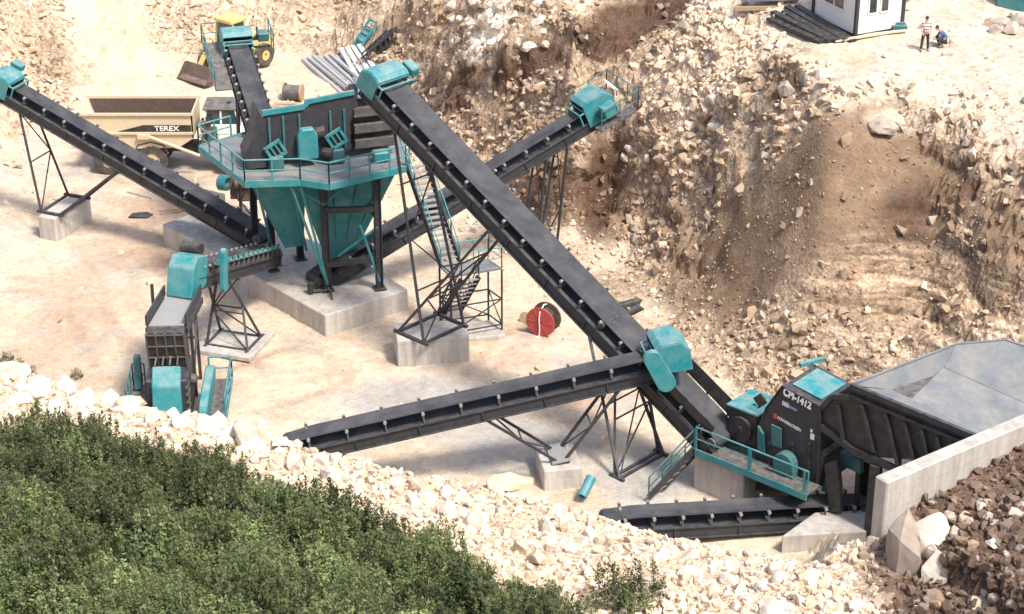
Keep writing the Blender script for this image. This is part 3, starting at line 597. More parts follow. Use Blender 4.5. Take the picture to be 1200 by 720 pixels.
for px, py, s, k, lab in [(1062, 648, (2.6, 2.2, 3.0), 'brown', 'large pinkish brown boulder at the foot of the concrete wall end'), (1093, 628, (2.0, 1.8, 2.9), 'pale', 'tall white streaked boulder leaning beside the brown one below the concrete wall'),
                          (1098, 668, (2.0, 1.6, 1.4), 'brown', 'low brown and white boulder in front of the two tall ones at the wall'), (330, 516, (1.9, 1.0, .5), 'pale', 'long flat tan slab of rock lying at the tail of the low conveyor'),
                          (600, 563, (2.9, 1.4, 1.0), 'pale', 'broad low white boulder on top of the rubble bank'), (340, 462 + 70, (1.0, .9, .9), 'pale', 'white boulder just below the flat tan slab'),
                          (150, 470, (1.6, 1.3, 1.3), 'pale', 'big rounded white boulder left of the secondary crusher'), (255, 492, (1.0, .9, 1.3), 'pale', 'upright white boulder right of the secondary crusher'),
                          (50, 450, (1.5, 1.2, 1.2), 'pale', 'large white boulder at the far left of the bank'), (922, 100, (1.1, 1.0, 1.0), 'brown', 'dark cracked rock standing out of the slope left of the cabin'),
                          (1035, 145, (2.3, 1.3, 1.2), 'brown', 'big smooth tan rock jutting from the slope below the plateau edge'), (745, 215 + 60, (1.2, 1, .8), 'brown', 'reddish rock at the toe of the cliff')]:
    p = hit(px, py + 8); boulder(p, s, k, lab, None)

# ------------------------------------------------------------------ conveyors
class Conv: pass
def conveyor(name, label, tail, head, W=1.0, step=1.25, frame_m='steel', depth=.5, motor_side=1, hood='box', group='belt conveyors of the crushing plant', loc=None, belt_m='belt'):
    tail = Vector(tail); head = Vector(head); d = (head - tail); L = d.length; d.normalize()
    t = d.cross(Z).normalized(); n = t.cross(d)                      # t: to the right of the running direction
    base = Vector((tail.x, tail.y, H(tail.x, tail.y))); r = thing(name, label, 'conveyor', base, group)
    c = Conv(); c.root = r; c.tail = tail; c.head = head; c.d = d; c.t = t; c.n = n; c.L = L; c.W = W
    c.p = lambda s, a=0, b=0: tail + d * s + t * a + n * b
    p = c.p; hw = W / 2; D0 = -.42; D1 = D0 - depth; c.bot = D1
    # channel frame
    f = MB()
    for q in (-1, 1):
        a = q * (hw + .12)
        f.beam(p(-.3, a, (D0 + D1) / 2), p(L + .2, a, (D0 + D1) / 2), .03, depth, n)
        f.beam(p(-.3, a, D0), p(L + .2, a, D0), .2, .05, n); f.beam(p(-.3, a, D1), p(L + .2, a, D1), .2, .05, n)
        k = max(2, int(L / 2.4))
        for i in range(k + 1): s = L * i / k; f.beam(p(s, a + q * .05, D0), p(s, a + q * .05, D1), .07, .07, d)
    k = max(2, int(L / 1.8))
    for i in range(k + 1): s = L * i / k; f.beam(p(s, -hw - .1, D1 + .06), p(s, hw + .1, D1 + .06), .08, .08, n)
    f.build('frame', frame_m, r)
    # belt loop
    rad = .27; ss = []
    m = max(6, int(L / 1.0))
    for i in range(m + 1): s = L * i / m; ss.append((s, 0, min(1, s / .8, (L - s) / .8)))
    for i in range(1, 6): a = math.pi * i / 6; ss.append((L + math.sin(a) * rad, -rad + math.cos(a) * rad, 0))
    for i in range(m + 1): s = L * (1 - i / m); ss.append((s, -2 * rad, 0))
    for i in range(1, 6): a = math.pi * i / 6; ss.append((-math.sin(a) * rad, -rad - math.cos(a) * rad, 0))
    b = MB(); prof = [(-hw, .1), (-hw * .45, 0), (hw * .45, 0), (hw, .1)]; vs = []
    for s, q, tr in ss: vs += [p(s, a, q + z * tr) for a, z in prof]
    K = len(ss); b.add(vs, [(i * 4 + j, ((i + 1) % K) * 4 + j, ((i + 1) % K) * 4 + j + 1, i * 4 + j + 1) for i in range(K) for j in range(3)])
    bo = b.build('belt', belt_m, r); sm = bo.modifiers.new('thickness', 'SOLIDIFY'); sm.thickness = .025; sm.offset = 0
    # idler stands with their rollers
    k = max(2, int(L / step)); proto = None
    for i in range(k):
        s = L * (i + .5) / k
        if proto is None:
            q = MB()
            for e in (-1, 1):
                q.beam(p(s, e * (hw + .1), D0), p(s, e * (hw + .1), .06), .1, .07, d); q.box(p(s, e * (hw + .13), .08), (.06, .05, .06), (d, t, n))
            q.beam(p(s, -hw - .1, D0 + .05), p(s, hw + .1, D0 + .05), .07, .07, n)
            proto = q.build('idler_stand', 'steel2', r); s0 = s
            q = MB(); q.tube(p(s, -hw * .45, -.06), p(s, hw * .45, -.06), .05, 8); q.tube(p(s, -hw * .95, .04), p(s, -hw * .48, -.06), .05, 8); q.tube(p(s, hw * .48, -.06), p(s, hw * .95, .04), .05, 8)
            for e in (-1, 1): q.tube(p(s, e * (hw + .14), .09), p(s, e * (hw + .24), .09), .075, 8)
            q.build('roller', 'galv', proto)
        else:
            o = copy_tree(proto, r); o.location = d * (s - s0)
    q = MB(); q.tube(p(L, -hw - .1, -rad), p(L, hw + .1, -rad), rad - .02, 16); q.build('head_drum', 'steel2', r)
    q = MB(); q.tube(p(0, -hw - .1, -rad), p(0, hw + .1, -rad), rad - .02, 16); q.tube(p(0, -hw - .25, -rad), p(0, hw + .25, -rad), .08, 10); q.build('tail_drum', 'steel2', r)
    return c
def head_hood(c, s0=-1.2, s1=.7, top=.85, low=-.75, extra=.22, m='teal'):
    """hood round the head pulley: closed top and sides, open towards the belt"""
    p = c.p; a = c.W / 2 + extra; L = c.L; q = MB()
    prof = [(s0, low + .1), (s0, top * .8), (s0 + .25, top), (s1 - .45, top), (s1, top * .45), (s1, low)]
    for e in (-1, 1):
        q.prism([p(L + s, e * a, b) for s, b in prof], c.t * (.05 * e))
    for (sa, ba), (sb, bb) in zip(prof[1:], prof[2:]):
        q.prism([p(L + sa, -a, ba), p(L + sb, -a, bb), p(L + sb, a, bb), p(L + sa, a, ba)], (p(0, 0, .04) - p(0, 0, 0)))
    q.beam(p(L + s0, -a, .3), p(L + s0, a, .3), .06, .12, c.n); q.beam(p(L + s0 - .3, -a, .28), p(L + s0 - .3, a, .28), .08, .08, c.n)
    for e in (-1, 1): q.beam(p(L + s0 - .3, e * a, .28), p(L + s0, e * a, .28), .08, .08, c.n); q.beam(p(L + s0 - .3, e * a, .28), p(L + s0 - .3, e * a, -.4), .08, .08, c.d)
    return q.build('head_hood', m, c.root, .015)
def drive(c, side, s=.0, out=.55, box=(.8, .55, .5), h=.15, m='teal', guard=True):
    p = c.p; a = side * (c.W / 2 + .3 + out); L = c.L
    q = MB(); q.box(p(L + s, a + side * box[1] / 2, h), (box[0] / 2, box[1] / 2, box[2] / 2), (c.d, c.t, c.n)); mo = q.build('motor_cover', m, c.root, .05)
    q = MB(); q.tube(p(L + s, a, h), p(L + s, side * (c.W / 2), -.27), .09, 8); q.beam(p(L + s - .5, side * (c.W / 2 + .1), -.2), p(L + s - .5, a + side * box[1], -.2), .1, .1, c.n); q.beam(p(L + s + .4, side * (c.W / 2 + .1), -.2), p(L + s + .4, a + side * box[1], -.2), .1, .1, c.n)
    q.build('drive_shaft', 'steel', c.root)
def capsule(a, b, r0, r1, nrm, th, n=10):
    """elongated rounded belt guard between two pulleys"""
    a = Vector(a); b = Vector(b); nrm = Vector(nrm).normalized(); d = (b - a).normalized(); s = nrm.cross(d); poly = []
    for i in range(n + 1): t = math.pi / 2 + math.pi * i / n; poly.append(a + d * math.cos(t) * r0 + s * math.sin(t) * r0)
    for i in range(n + 1): t = -math.pi / 2 + math.pi * i / n; poly.append(b + d * math.cos(t) * r1 + s * math.sin(t) * r1)
    return MB().prism(poly, nrm * th)
def trestle(c, base, wid, arms, base_half=None, leg=.11, label=None):
    """arms: list of (s on the conveyor, [two foot offsets along the base]) ; lattice legs on both sides down to base"""
    base = Vector(base); bw = base_half or wid; hd = Vector((c.d.x, c.d.y, 0)).normalized(); br = MB(); legs = []
    for s, foot in arms:
        tops = [c.p(s, e * (c.W / 2 + .12), c.bot) for e in (-1, 1)]; bots = [base + c.t * (e * bw) + hd * foot for e in (-1, 1)]
        for a, b in zip(tops, bots): legs.append((a, b))
        k = max(2, int((tops[0] - bots[0]).length / 2.4))
        for i in range(k):
            u, v = i / k, (i + 1) / k; e = i % 2
            br.beam(tops[e].lerp(bots[e], u), tops[1 - e].lerp(bots[1 - e], v), .06, .06)
            if i: br.beam(tops[0].lerp(bots[0], u), tops[1].lerp(bots[1], u), .06, .06)
        br.beam(tops[0], tops[1], .12, .12)
    f0 = min(a[1] for a in arms); f1 = max(a[1] for a in arms)
    for e in (-1, 1): br.beam(base + c.t * e * bw + hd * (f0 - .25), base + c.t * e * bw + hd * (f1 + .25), .16, .12)
    for f in {f0, f1}: br.beam(base - c.t * bw + hd * f, base + c.t * bw + hd * f, .14, .12)
    o = br.build('trestle', 'steel', c.root)
    for a, b in legs: MB().beam(a, b, leg, leg).build('leg', 'steel', o)
    return o
def s_of(c, px, py):
    q = ON(px, py, c.tail, c.head); return (q - c.tail).dot(c.d)
def block(name, label, c, hx, hy, top, ang, cat='concrete block', group=None, skirt=.3, bevel=.04):
    ax = (Vector((math.cos(ang), math.sin(ang), 0)), Vector((-math.sin(ang), math.cos(ang), 0)), Z)
    z0 = H(c[0], c[1]) - skirt; q = MB(); q.box((c[0], c[1], (top + z0) / 2), (hx, hy, (top - z0) / 2), ax)
    return q.solo(name, 'concrete', label, cat, (c[0], c[1], H(c[0], c[1])), group, bevel)

# tall main conveyor, from the primary crusher to the screen
C1t = P(850, 508, 2.7); a1 = P(505, 385, 1.5)
C1h = ON(447, 88, C1t, a1)
c1 = conveyor('belt_conveyor', 'tallest dark conveyor, wide belt rising from the primary crusher across the picture to the screen', C1t, C1h, 1.5, 1.3, depth=.6)
head_hood(c1, -.75, .45, .5); drive(c1, 1, -.3, .2, (.75, .55, .5), .2)
trestle(c1, a1, .9, [(s_of(c1, 470, 165), -.9), (s_of(c1, 583, 275), .9)], 1.35)
b2 = P(752, 545, 0.05); trestle(c1, Vector((b2.x, b2.y, H(b2.x, b2.y) + .05)), .9, [(s_of(c1, 700, 395), 0), (s_of(c1, 735, 420), .3)], 1.5)
q = MB()
for e in (-1, 1): q.prism([c1.p(.2, e * .82, .1), c1.p(5.2, e * .82, .1), c1.p(5.0, e * .95, .7), c1.p(.2, e * .95, .75)], c1.t * e * .04)
q.build('skirt_board', 'black', c1.root)
q = MB(); q.tube(c1.p(7.2, -.9, -.1), c1.p(7.2, 1.7, -.1), .16, 10); q.beam(c1.p(7.2, .8, -.3), c1.p(7.2, 2.0, -.3), .3, .1); q.build('tensioning_roller', 'steel', c1.root)
block('concrete_pier', 'whitish concrete pier under the tall conveyor trestle, left of the stair landing', (a1.x, a1.y), 1.75, .95, 1.42, R(9), group='concrete piers of the conveyors')

# left stockpile conveyor
C2t = P(308, 272, 2.0); a2 = P(75, 240, 1.5); C2h = ON(2, 92, C2t, a2)
c2 = conveyor('belt_conveyor', 'long dark conveyor climbing leftwards in front of the dump truck', C2t, C2h, 1.0, 1.3)
head_hood(c2, -.9, .5, .5); drive(c2, 1, .1, .5, (.7, .5, .4), .2)
trestle(c2, a2, .6, [(s_of(c2, 30, 130), .6), (s_of(c2, 150, 180), -.6)], 1.3)
block('concrete_pier', 'long concrete pier at the left under the conveyor in front of the truck', (a2.x, a2.y), .55, 1.75, 1.42, math.atan2(c2.d.y, c2.d.x), group='concrete piers of the conveyors')

# narrow conveyor going back from the screen
C3t = P(315, 168, 8.6); C3h = PY(276, 46, 106.0)
c3 = conveyor('belt_conveyor', 'narrow conveyor running up away from the screen towards the wheel loader', C3t, C3h, 1.1, .9)
head_hood(c3, -.9, .5, .7); drive(c3, 1, -.2, .3, (.6, .6, .5), .2, 'teal_dark')
bb = c3.p(6.5); gb = G(bb.x, bb.y); trestle(c3, gb, .6, [(6.5, 0), (5.9, .5)], .9)
q = MB(); dk = MB(); rp = []
e0 = -1.0
pa = [c3.p(s, -1 * (.5 + .35), -.4) for s in (6.5, c3.L + .6)]; pb = [x - c3.t * .9 for x in pa]
dk.prism([pa[0], pa[1], pb[1], pb[0]], (0, 0, -.06)); dk.build('walkway', 'steel2', c3.root)
q.rail([pb[0], pb[1], pa[1]], 1.1, 1.4); q.build('handrail', 'teal_dark', c3.root)
q = MB(); q.rail([c3.p(c3.L - 1.2, 1.9, -.4), c3.p(c3.L + .6, 1.9, -.4)], 1.1, .9); q.build('handrail', 'teal_dark', c3.root)

# conveyor behind, running up to the right
C4t = P(366, 322, 1.7); a4 = P(627, 262, 0); C4h = PY(698, 122, 101.6)
c4 = conveyor('belt_conveyor', 'dark conveyor rising to the right towards the cliff, passing behind the tall conveyor', C4t, C4h, 1.0, 1.3)
head_hood(c4, -1.0, .8, .75); drive(c4, 1, .1, .2, (.8, .7, .6), .1)
a4 = c4.tail + (c4.d * s_of(c4, 640, 170)); ab = G(a4.x - .3, a4.y - .3); trestle(c4, ab, .6, [(s_of(c4, 655, 158), .6), (s_of(c4, 630, 172), -.6)], 1.0)
q = MB(); pf = [c4.p(c4.L + s, a, -.5) for s, a in ((-1.0, -1.6), (1.4, -1.6), (1.4, 1.9), (-.9, 1.9))]
q.rail(pf[:3], 1.1, 1.0, .03); q.rail(pf[2:], 1.1, 1.0, .03); q.build('handrail', 'teal_dark', c4.root)
for a_, b_ in ((0, 1), (2, 3)): q = MB(); q.prism([pf[a_], pf[b_], pf[b_] + c4.t * (.7 if a_ == 0 else -.7), pf[a_] + c4.t * (.7 if a_ == 0 else -.7)], (0, 0, -.06)); q.build('walkway', 'steel2', c4.root)
q = MB(); cc = c4.p(c4.L + 1.1, .2, .6); q.ring(cc, c4.d + Z * .6, .38, .5, .1, 16); q.build('hose_coil', 'rope', c4.root)

# low conveyor in front
C5t = PY(338, 514, 75.6); C5h = PY(778, 414, 78.4)
c5 = conveyor('belt_conveyor', 'long low conveyor in the foreground running from the rubble bank up to the tall conveyor', C5t, C5h, 1.0, 1.5)
head_hood(c5, -.5, 1.0, .8, -.6, .35)
g0 = c5.p(c5.L - .75, 1.05, .55); g1 = c5.p(c5.L - .3, 1.05, -.75)
capsule(g0, g1, .38, .42, c5.t, .28, 10).build('drive_guard', 'teal', c5.root, .03)
a5 = c5.tail + c5.d * s_of(c5, 655, 440); a5 = Vector((a5.x, a5.y, .95)); a5.z = .95
trestle(c5, a5, .4, [(s_of(c5, 566, 478), -.15), (s_of(c5, 722, 446), .15)], .55)
q = MB(); q.box(a5 + Vector((0, 0, .09)), (.42, .8, .03), (c5.d, c5.t, Z)); q.build('base_plate', 'galv', c5.root)
block('concrete_pier', 'small concrete pier under the V shaped trestle of the low foreground conveyor', (a5.x, a5.y), .85, 1.15, .88, math.atan2(c5.d.y, c5.d.x), group='concrete piers of the conveyors', skirt=.9)
# teal chute end lying by the pier
p0 = P(683, 580, .3); q = MB(); dd = Vector((.45, .8, .55)).normalized(); q.ring(p0 + dd * .4, dd, .14, .22, 1.0, 16)
q.solo('pipe_section', 'teal', 'short teal pipe standing tilted beside the small pier of the low conveyor', 'pipe', (p0.x, p0.y, 0))

# conveyor from the primary crusher, low at the front right
C6t = P(1012, 586, 1.0); C6h = P(712, 604, 1.25)
c6 = conveyor('belt_conveyor', 'low flat conveyor coming out under the primary crusher behind the rubble bank', C6t, C6h, 1.0, 1.1)

# transfer conveyor between screen and secondary crusher
C7t = P(316, 289, 2.9); C7h = PY(222, 314, 87.0)
c7 = conveyor('belt_conveyor', 'short conveyor carrying stone from the screen to the teal secondary crusher', C7t, C7h, .9, .55)
sm = s_of(c7, 262, 300); bs = P(262, 414, 0); bs = G(c7.p(sm).x + .3, c7.p(sm).y - .3) + Vector((0, 0, .15))
trestle(c7, bs, .6, [(sm + .5, -.8), (sm - .7, .8)], 1.1)
q = MB(); q.box((bs.x, bs.y, bs.z - .1), (1.6, 1.5, .12), (c7.d.cross(Z), Vector((c7.d.x, c7.d.y, 0)).normalized(), Z)); q.solo('concrete_pad', 'concrete', 'thin concrete pad under the tower of the short transfer conveyor', 'concrete pad', (bs.x, bs.y, 0), None, .03)
q = MB(); hw = .66
prof = [(-.6, -.7), (-.6, .45), (-.3, .65), (.6, .65), (.95, .1), (.95, -1.3), (.2, -1.3)]
q.prism([c7.p(c7.L + s, -hw, b) for s, b in prof], c7.t * hw * 2); hd = q.build('head_hood', 'teal', c7.root, .05)
capsule(c7.p(c7.L - .9, -1.15, .8), c7.p(c7.L - 1.2, -1.15, -.9), .2, .24, -c7.t, .25).build('drive_guard', 'teal', c7.root, .03)
q = MB(); q.tube(c7.p(c7.L - .55, -.3, .85), c7.p(c7.L - .55, .7, .85), .3, 14); q.build('drive_pulley', 'black', c7.root)
q = MB(); q.beam(c7.p(.2, -.63, .02), c7.p(c7.L - 1.8, -.63, .02), .03, .05, c7.n)
for i in range(12): s = .4 + i * (c7.L - 2.2) / 11; q.box(c7.p(s, -.62, .12), (.16, .03, .12), (c7.d, c7.t, c7.n))
q.build('skirt_board', 'teal', c7.root)

# ------------------------------------------------------------------ secondary crusher at the left
so_ = P(201, 492, 0); so_ = Vector((so_.x, so_.y, 0)); r = thing('secondary_crusher', 'teal and dark grey secondary crusher on the left half hidden by the white boulders', 'crusher', so_)
Xa, Ya = Vector((1, .05, 0)).normalized(), Vector((-.05, 1, 0)).normalized(); A = (Xa, Ya, Z)
def S(x, y, z): return so_ + Xa * x + Ya * y + Z * z
q = MB(); q.box(S(0, .6, 1.2), (.95, 1.3, 1.2), A); q.build('crusher_body', 'steel', r, .06)
q = MB(); q.prism([S(-.65, -1.1, .3), S(-.65, -1.2, 1.0), S(-.65, -.95, 2.2), S(-.65, -.25, 2.95), S(-.65, .2, .3)], Xa * 1.3); q.build('front_hood', 'teal', r, .05)
q = MB()
for i in range(4): q.beam(S(-.5 + i * .33, -.3, 2.95), S(-.5 + i * .33, .45, 3.1), .07, .1)
q.build('guard_bar', 'steel2', r)
q = MB()
for i in range(5): q.box(S(.88, -.4, .5 + i * .38), (.1, .25, .1), A); q.tube(S(.9, -.75, .5 + i * .38), S(.9, -.3, .5 + i * .38), .08, 8)
q.build('hydraulic_bracket', 'steel2', r)
q = MB(); q.prism([S(-.85, .45, 2.4), S(.85, .45, 2.4), S(.85, .1, 4.4), S(-.85, .1, 4.4)], Ya * 1.3); q.build('feed_box', 'black', r)
q = MB()
for i in range(5): x = -.85 + i * .425; q.beam(S(x, .42, 2.4), S(x, .06, 4.4), .08, .05, Ya)
for i in range(4): q.beam(S(-.88, .42 - .115 * i, 2.45 + i * .62), S(.88, .42 - .115 * i, 2.45 + i * .62), .07, .05)
q.build('mesh_frame', 'steel2', r)
ct = c7.p(c7.L + .5, 0, -1.2)
q = MB(); cb = S(0, .8, 4.45); xt = Xa
q.prism([ct - xt * .75, ct + xt * .75, cb + xt * .8, cb - xt * .8], (0, 0, -.08)); q.build('steel_chute', 'galv', r)
for e in (-1, 1): q = MB(); q.prism([ct + xt * .8 * e, cb + xt * .85 * e, cb + xt * .85 * e + Z * .5, ct + xt * .8 * e + Z * .5], xt * e * .08); q.beam(ct + xt * e * .85 - Z * .3, cb + xt * e * .9 - Z * .3, .12, .3); q.build('chute_side', 'steel', r)
q = MB()
for e in (-1, 1):
    for yy in (1.9, 4.0): q.beam(S(e * 1.0, yy, 0), S(e * .95, yy, 4.3 + .35 * (yy - 1.9)), .14, .14)
    q.beam(S(e, 1.9, 1.5), S(e, 4.0, 3.2), .08, .08); q.beam(S(e, 1.9, 2.2), S(e, 4.0, 2.2), .08, .08)
for i, yy in enumerate((1.9, 4.0)): q.beam(S(-1, yy, 2.2), S(1, yy, 2.2), .08, .08)
q.build('support_frame', 'steel', r)
capsule(S(1.45, -.7, .9), S(1.6, .9, 1.75), .65, .5, Xa, .4, 8).build('belt_guard', 'teal', r, .05)
q = MB(); q.tube(S(1.2, .9, 1.6), S(.6, .9, 1.6), .25, 12); q.build('drive_shaft', 'steel2', r)
q = MB(); q.box(S(2.1, .5, .7), (.55, 2.0, .05), A); q.build('walkway', 'steel2', r); q = MB(); q.box(S(-1.5, .4, .9), (.35, 1.3, .05), A); q.build('walkway', 'steel2', r)
q = MB(); q.rail([S(2.65, -1.5, .75), S(2.65, 2.5, .75), S(1.6, 2.5, .75)], 1.15, 1.4, .045); q.beam(S(2.66, -1.5, .75), S(2.66, 2.5, .75), .05, .25); q.build('handrail', 'teal', r)
q = MB(); q.rail([S(-1.85, -.9, .95), S(-1.85, 1.7, .95), S(-1.3, 1.7, .95)], 1.1, .9, .035); q.prism([S(-1.7, 1.0, 1.1), S(-1.7, 1.7, 1.1), S(-1.7, 1.6, 2.6), S(-1.7, 1.3, 2.6)], Xa * .3); q.build('handrail', 'teal_dark', r)
q = MB(); q.box(S(0, .6, .05), (1.8, 1.9, .12), A); q.solo('concrete_pad', 'concrete', 'concrete pad under the secondary crusher behind the white boulders', 'concrete pad', so_, None, .03)

# ------------------------------------------------------------------ screen station
# slab
sl_ = [P(190, 262, 1.2), P(381, 369, 1.2), P(478, 338, 1.2), P(445, 318, 1.2), P(420, 300, 1.2), P(250, 240, 1.2)]
q = MB(); q.prism([Vector((p.x, p.y, -.3)) for p in sl_], (0, 0, 1.45)); q.solo('concrete_foundation', 'concrete', 'large pale concrete foundation slab under the screening tower', 'concrete foundation', (sl_[1].x, sl_[1].y, 0), None, .05)
ang = R(18); U = Vector((math.cos(ang), math.sin(ang), 0)); V = Vector((math.sin(ang), -math.cos(ang), 0))
pc = P(384, 340, 1.2); r = thing('screening_station', 'teal vibrating screen with hopper and railed platform on tall dark legs', 'screen', (pc.x, pc.y, 1.15))
plat = [P(*p_, 8.0) for p_ in ((233, 171), (287, 213), (352, 211), (386, 216), (480, 194), (468, 158), (296, 153))]
q = MB(); q.prism([p - Z * .12 for p in plat], (0, 0, .1)); q.build('platform_deck', 'plate', r)
q = MB()
for a, b in zip(plat, plat[1:] + plat[:1]): q.beam(a - Z * .14, b - Z * .14, .1, .34)
q.build('platform_edge', 'teal', r)
q = MB()
for i in range(9): u = i / 8; a = plat[6].lerp(plat[5], u) - Z * .28; b = (plat[1].lerp(plat[4], u)) - Z * .28; q.beam(a, b, .12, .2)
q.build('deck_beam', 'steel', r)
q = MB(); q.rail(plat[:5], 1.1, 1.25, .045); q.rail([plat[0], plat[0].lerp(plat[6], .6)], 1.1, 1.2, .045); q.build('handrail', 'teal', r)
for px, py, tx, ty, m in ((320, 316, 318, 213, 'steel'), (384, 340, 386, 214, 'steel'), (445, 338, 446, 203, 'steel'), (352, 303, 352, 190, 'steel'), (300, 290, 300, 205, 'steel'), (410, 300, 410, 190, 'steel')):
    b = P(px, py, 1.2); t = Vector((b.x, b.y, 7.75)); q = MB(); q.box((b + t) / 2, (.15, .03, (t.z - b.z) / 2), (U, V, Z))
    for e in (-1, 1): q.box((b + t) / 2 + U * .15 * e, (.025, .15, (t.z - b.z) / 2), (U, V, Z))
    q.box(b + Z * .03, (.3, .3, .03), (U, V, Z)); q.build('leg', 'steel', r)
def leg_at(px, py, z): b = P(px, py, 1.2); return Vector((b.x, b.y, z))
for a, b in ((leg_at(384, 340, 2.6), leg_at(445, 338, 2.9)), (leg_at(384, 340, 5.6), leg_at(445, 338, 5.6)), (leg_at(445, 338, 5.2), leg_at(410, 300, 5.2)), (leg_at(320, 316, 5.4), leg_at(352, 303, 5.4))): q = MB(); q.beam(a, b, .22, .28); q.build('cross_beam', 'steel', r)
q = MB()
for a, b in ((leg_at(384, 340, 1.6), P(352, 216, 7.7)), (leg_at(384, 340, 1.5), P(340, 215, 7.8)), (leg_at(320, 316, 1.6) + Vector((1.8, -.2, .8)), leg_at(384, 340, 7.4) - U * 1.6), (leg_at(445, 338, 1.6), leg_at(445, 338, 4.8) - U * .9), (leg_at(445, 338, 4.6), leg_at(384, 340, 3.0) + U * .6),
             (leg_at(384, 340, 7.5) - U * 1.9, leg_at(384, 340, 5.9)), (leg_at(384, 340, 5.9), leg_at(384, 340, 7.5) + U * 1.9), (leg_at(320, 316, 4.4), leg_at(320, 316, 7.5) - U * 1.4), (leg_at(320, 316, 2.6), P(300, 216, 7.6))): q.tube(a, b, .07, 8)
q.build('brace', 'teal', r)
def frustum(cx, top_z, ux, vx, cb, bz, ub, vb):
    ca = Vector((cx.x, cx.y, top_z)); cbv = Vector((cb.x, cb.y, bz)); A_ = [ca + U * a * ux + V * b * vx for a, b in ((-1, -1), (1, -1), (1, 1), (-1, 1))]; B_ = [cbv + U * a * ub + V * b * vb for a, b in ((-1, -1), (1, -1), (1, 1), (-1, 1))]
    return MB().loft(A_, B_)
hc = P(428, 206, 7.7) - V * 2.5; hb = P(398, 302, 2.0)
frustum(hc - U * .45, 7.65, 2.6, 1.3, hb - U * .1, 2.0, .6, .45).build('hopper', 'teal', r)
hc2 = P(332, 214, 7.7) - V * 2.8; hb2 = P(343, 288, 2.6)
frustum(hc2, 7.6, 1.5, 1.1, hb2, 2.7, .5, .4).build('hopper', 'teal', r)
q = MB()
for u in (-.9, 0, .9): 
    a = hc + V * 1.32 + U * u * 1.5; b = hb + V * .42 + U * u * .3; q.beam(Vector((a.x, a.y, 7.5)), Vector((b.x, b.y, 2.2)), .08, .1)
q.build('hopper_rib', 'teal_dark', r)
# screen box
A0 = P(312, 197, 8.05)
def B(u, v, z): return A0 + U * u + V * v + Z * z
q = MB(); q.prism([B(0, 0, .45), B(4.3, 0, .45), B(4.3, 0, 1.9), B(4.75, 0, 2.8), B(4.6, 0, 3.5), B(2.3, 0, 3.32), B(2.05, 0, 3.05), B(0, 0, 2.95)], -V * .06); q.build('side_plate', 'steel', r); q = MB(); q.prism([B(0, -1.5, .45), B(4.3, -1.5, .45), B(4.5, -1.5, 2.6), B(0, -1.5, 2.1)], -V * .06); q.build('side_plate', 'steel2', r)
q = MB(); q.prism([B(-.02, -.08, .5), B(-.02, -1.45, .5), B(-.02, -1.45, 2.0), B(-.02, -.08, 2.5)], U * .06)
for z in (.7, 1.5, 2.3): q.box(B(2.2, -.75, z * .85), (2.15, .7, .05), (U, V, Z))
q.build('screen_deck', 'steel', r)
q = MB(); q.beam(B(-.05, .03, 2.88), B(2.06, .03, 2.98), .16, .26); q.beam(B(2.06, .03, 3.2), B(4.55, .03, 3.44), .16, .22); q.beam(B(2.06, .03, 3.0), B(2.3, .03, 3.26), .14, .2); q.build('top_rail', 'teal', r)
for u in (.25, .95, 1.75, 3.3, 4.0): q = MB(); q.box(B(u, .05, 1.6), (.05, .05, 1.0), (U, V, Z)); q.build('stiffener', 'teal_dark', r)
for u, z in ((.45, 1.0), (3.5, 1.25)):
    q = MB(); ax = (U * math.cos(.5) + Z * math.sin(.5), V, Z * math.cos(.5) - U * math.sin(.5)); c0 = B(u, .35, z)
    for e in (-1, 1): q.box(c0 + ax[0] * .38 * e, (.07, .06, .36), ax); q.box(c0 + ax[2] * .36 * e, (.45, .06, .07), ax)
    for e in (-.13, .13): q.box(c0 + ax[0] * e, (.04, .05, .36), ax)
    o = q.build('spring_mount', 'teal', r); q = MB(); q.box(c0 - V * .1, (.36, .05, .33), ax); q.build('spring_pad', 'black', o)
    q = MB(); q.box(B(u, .28, .35), (.35, .25, .35), (U, V, Z)); q.build('spring_base', 'teal_dark', r, .03)
q = MB(); q.prism([B(1.55, .5, .35), B(2.55, .5, .35), B(2.55, .5, 1.6), B(2.35, .5, 1.95), B(1.75, .5, 1.95), B(1.55, .5, 1.6)], -V * .45); q.build('drive_guard', 'teal', r, .06)
q = MB(); q.tube(B(2.9, .1, .5), B(3.3, .5, .5), .3, 12); q.tube(B(2.4, .0, 1.5), B(3.0, .1, 1.6), .32, 14); q.build('drive_motor', 'black', r)
q = MB(); q.box(B(5.6, .75, .25), (.4, .3, .25), (U, V, Z)); q.build('gear_box', 'teal', r, .06)
# discharge end of the screen: three lips above each other
q = MB(); q.prism([B(4.45, -.25, .3), B(6.6, -.25, .3), B(6.6, -.25, 3.1), B(4.75, -.25, 3.1)], -V * 1.8); q.build('discharge_box', 'black', r)
for z in (.75, 1.55, 2.4):
    q = MB(); q.box(B(5.55, -.05, z), (1.05, .2, .17), (U, V, Z)); q.box(B(5.55, .1, z - .2), (1.08, .06, .05), (U, V, Z)); q.build('discharge_lip', 'steel2', r)
q = MB(); q.prism([B(4.7, .1, 3.1), B(6.65, .1, 3.1), B(6.65, -.6, 3.45), B(4.9, -.6, 3.45)], Z * .08); q.prism([B(4.9, -.6, 3.47), B(6.65, -.6, 3.47), B(6.65, -1.9, 3.47), B(4.9, -1.9, 3.47)], Z * .06); q.build('feed_cover', 'plate', r)
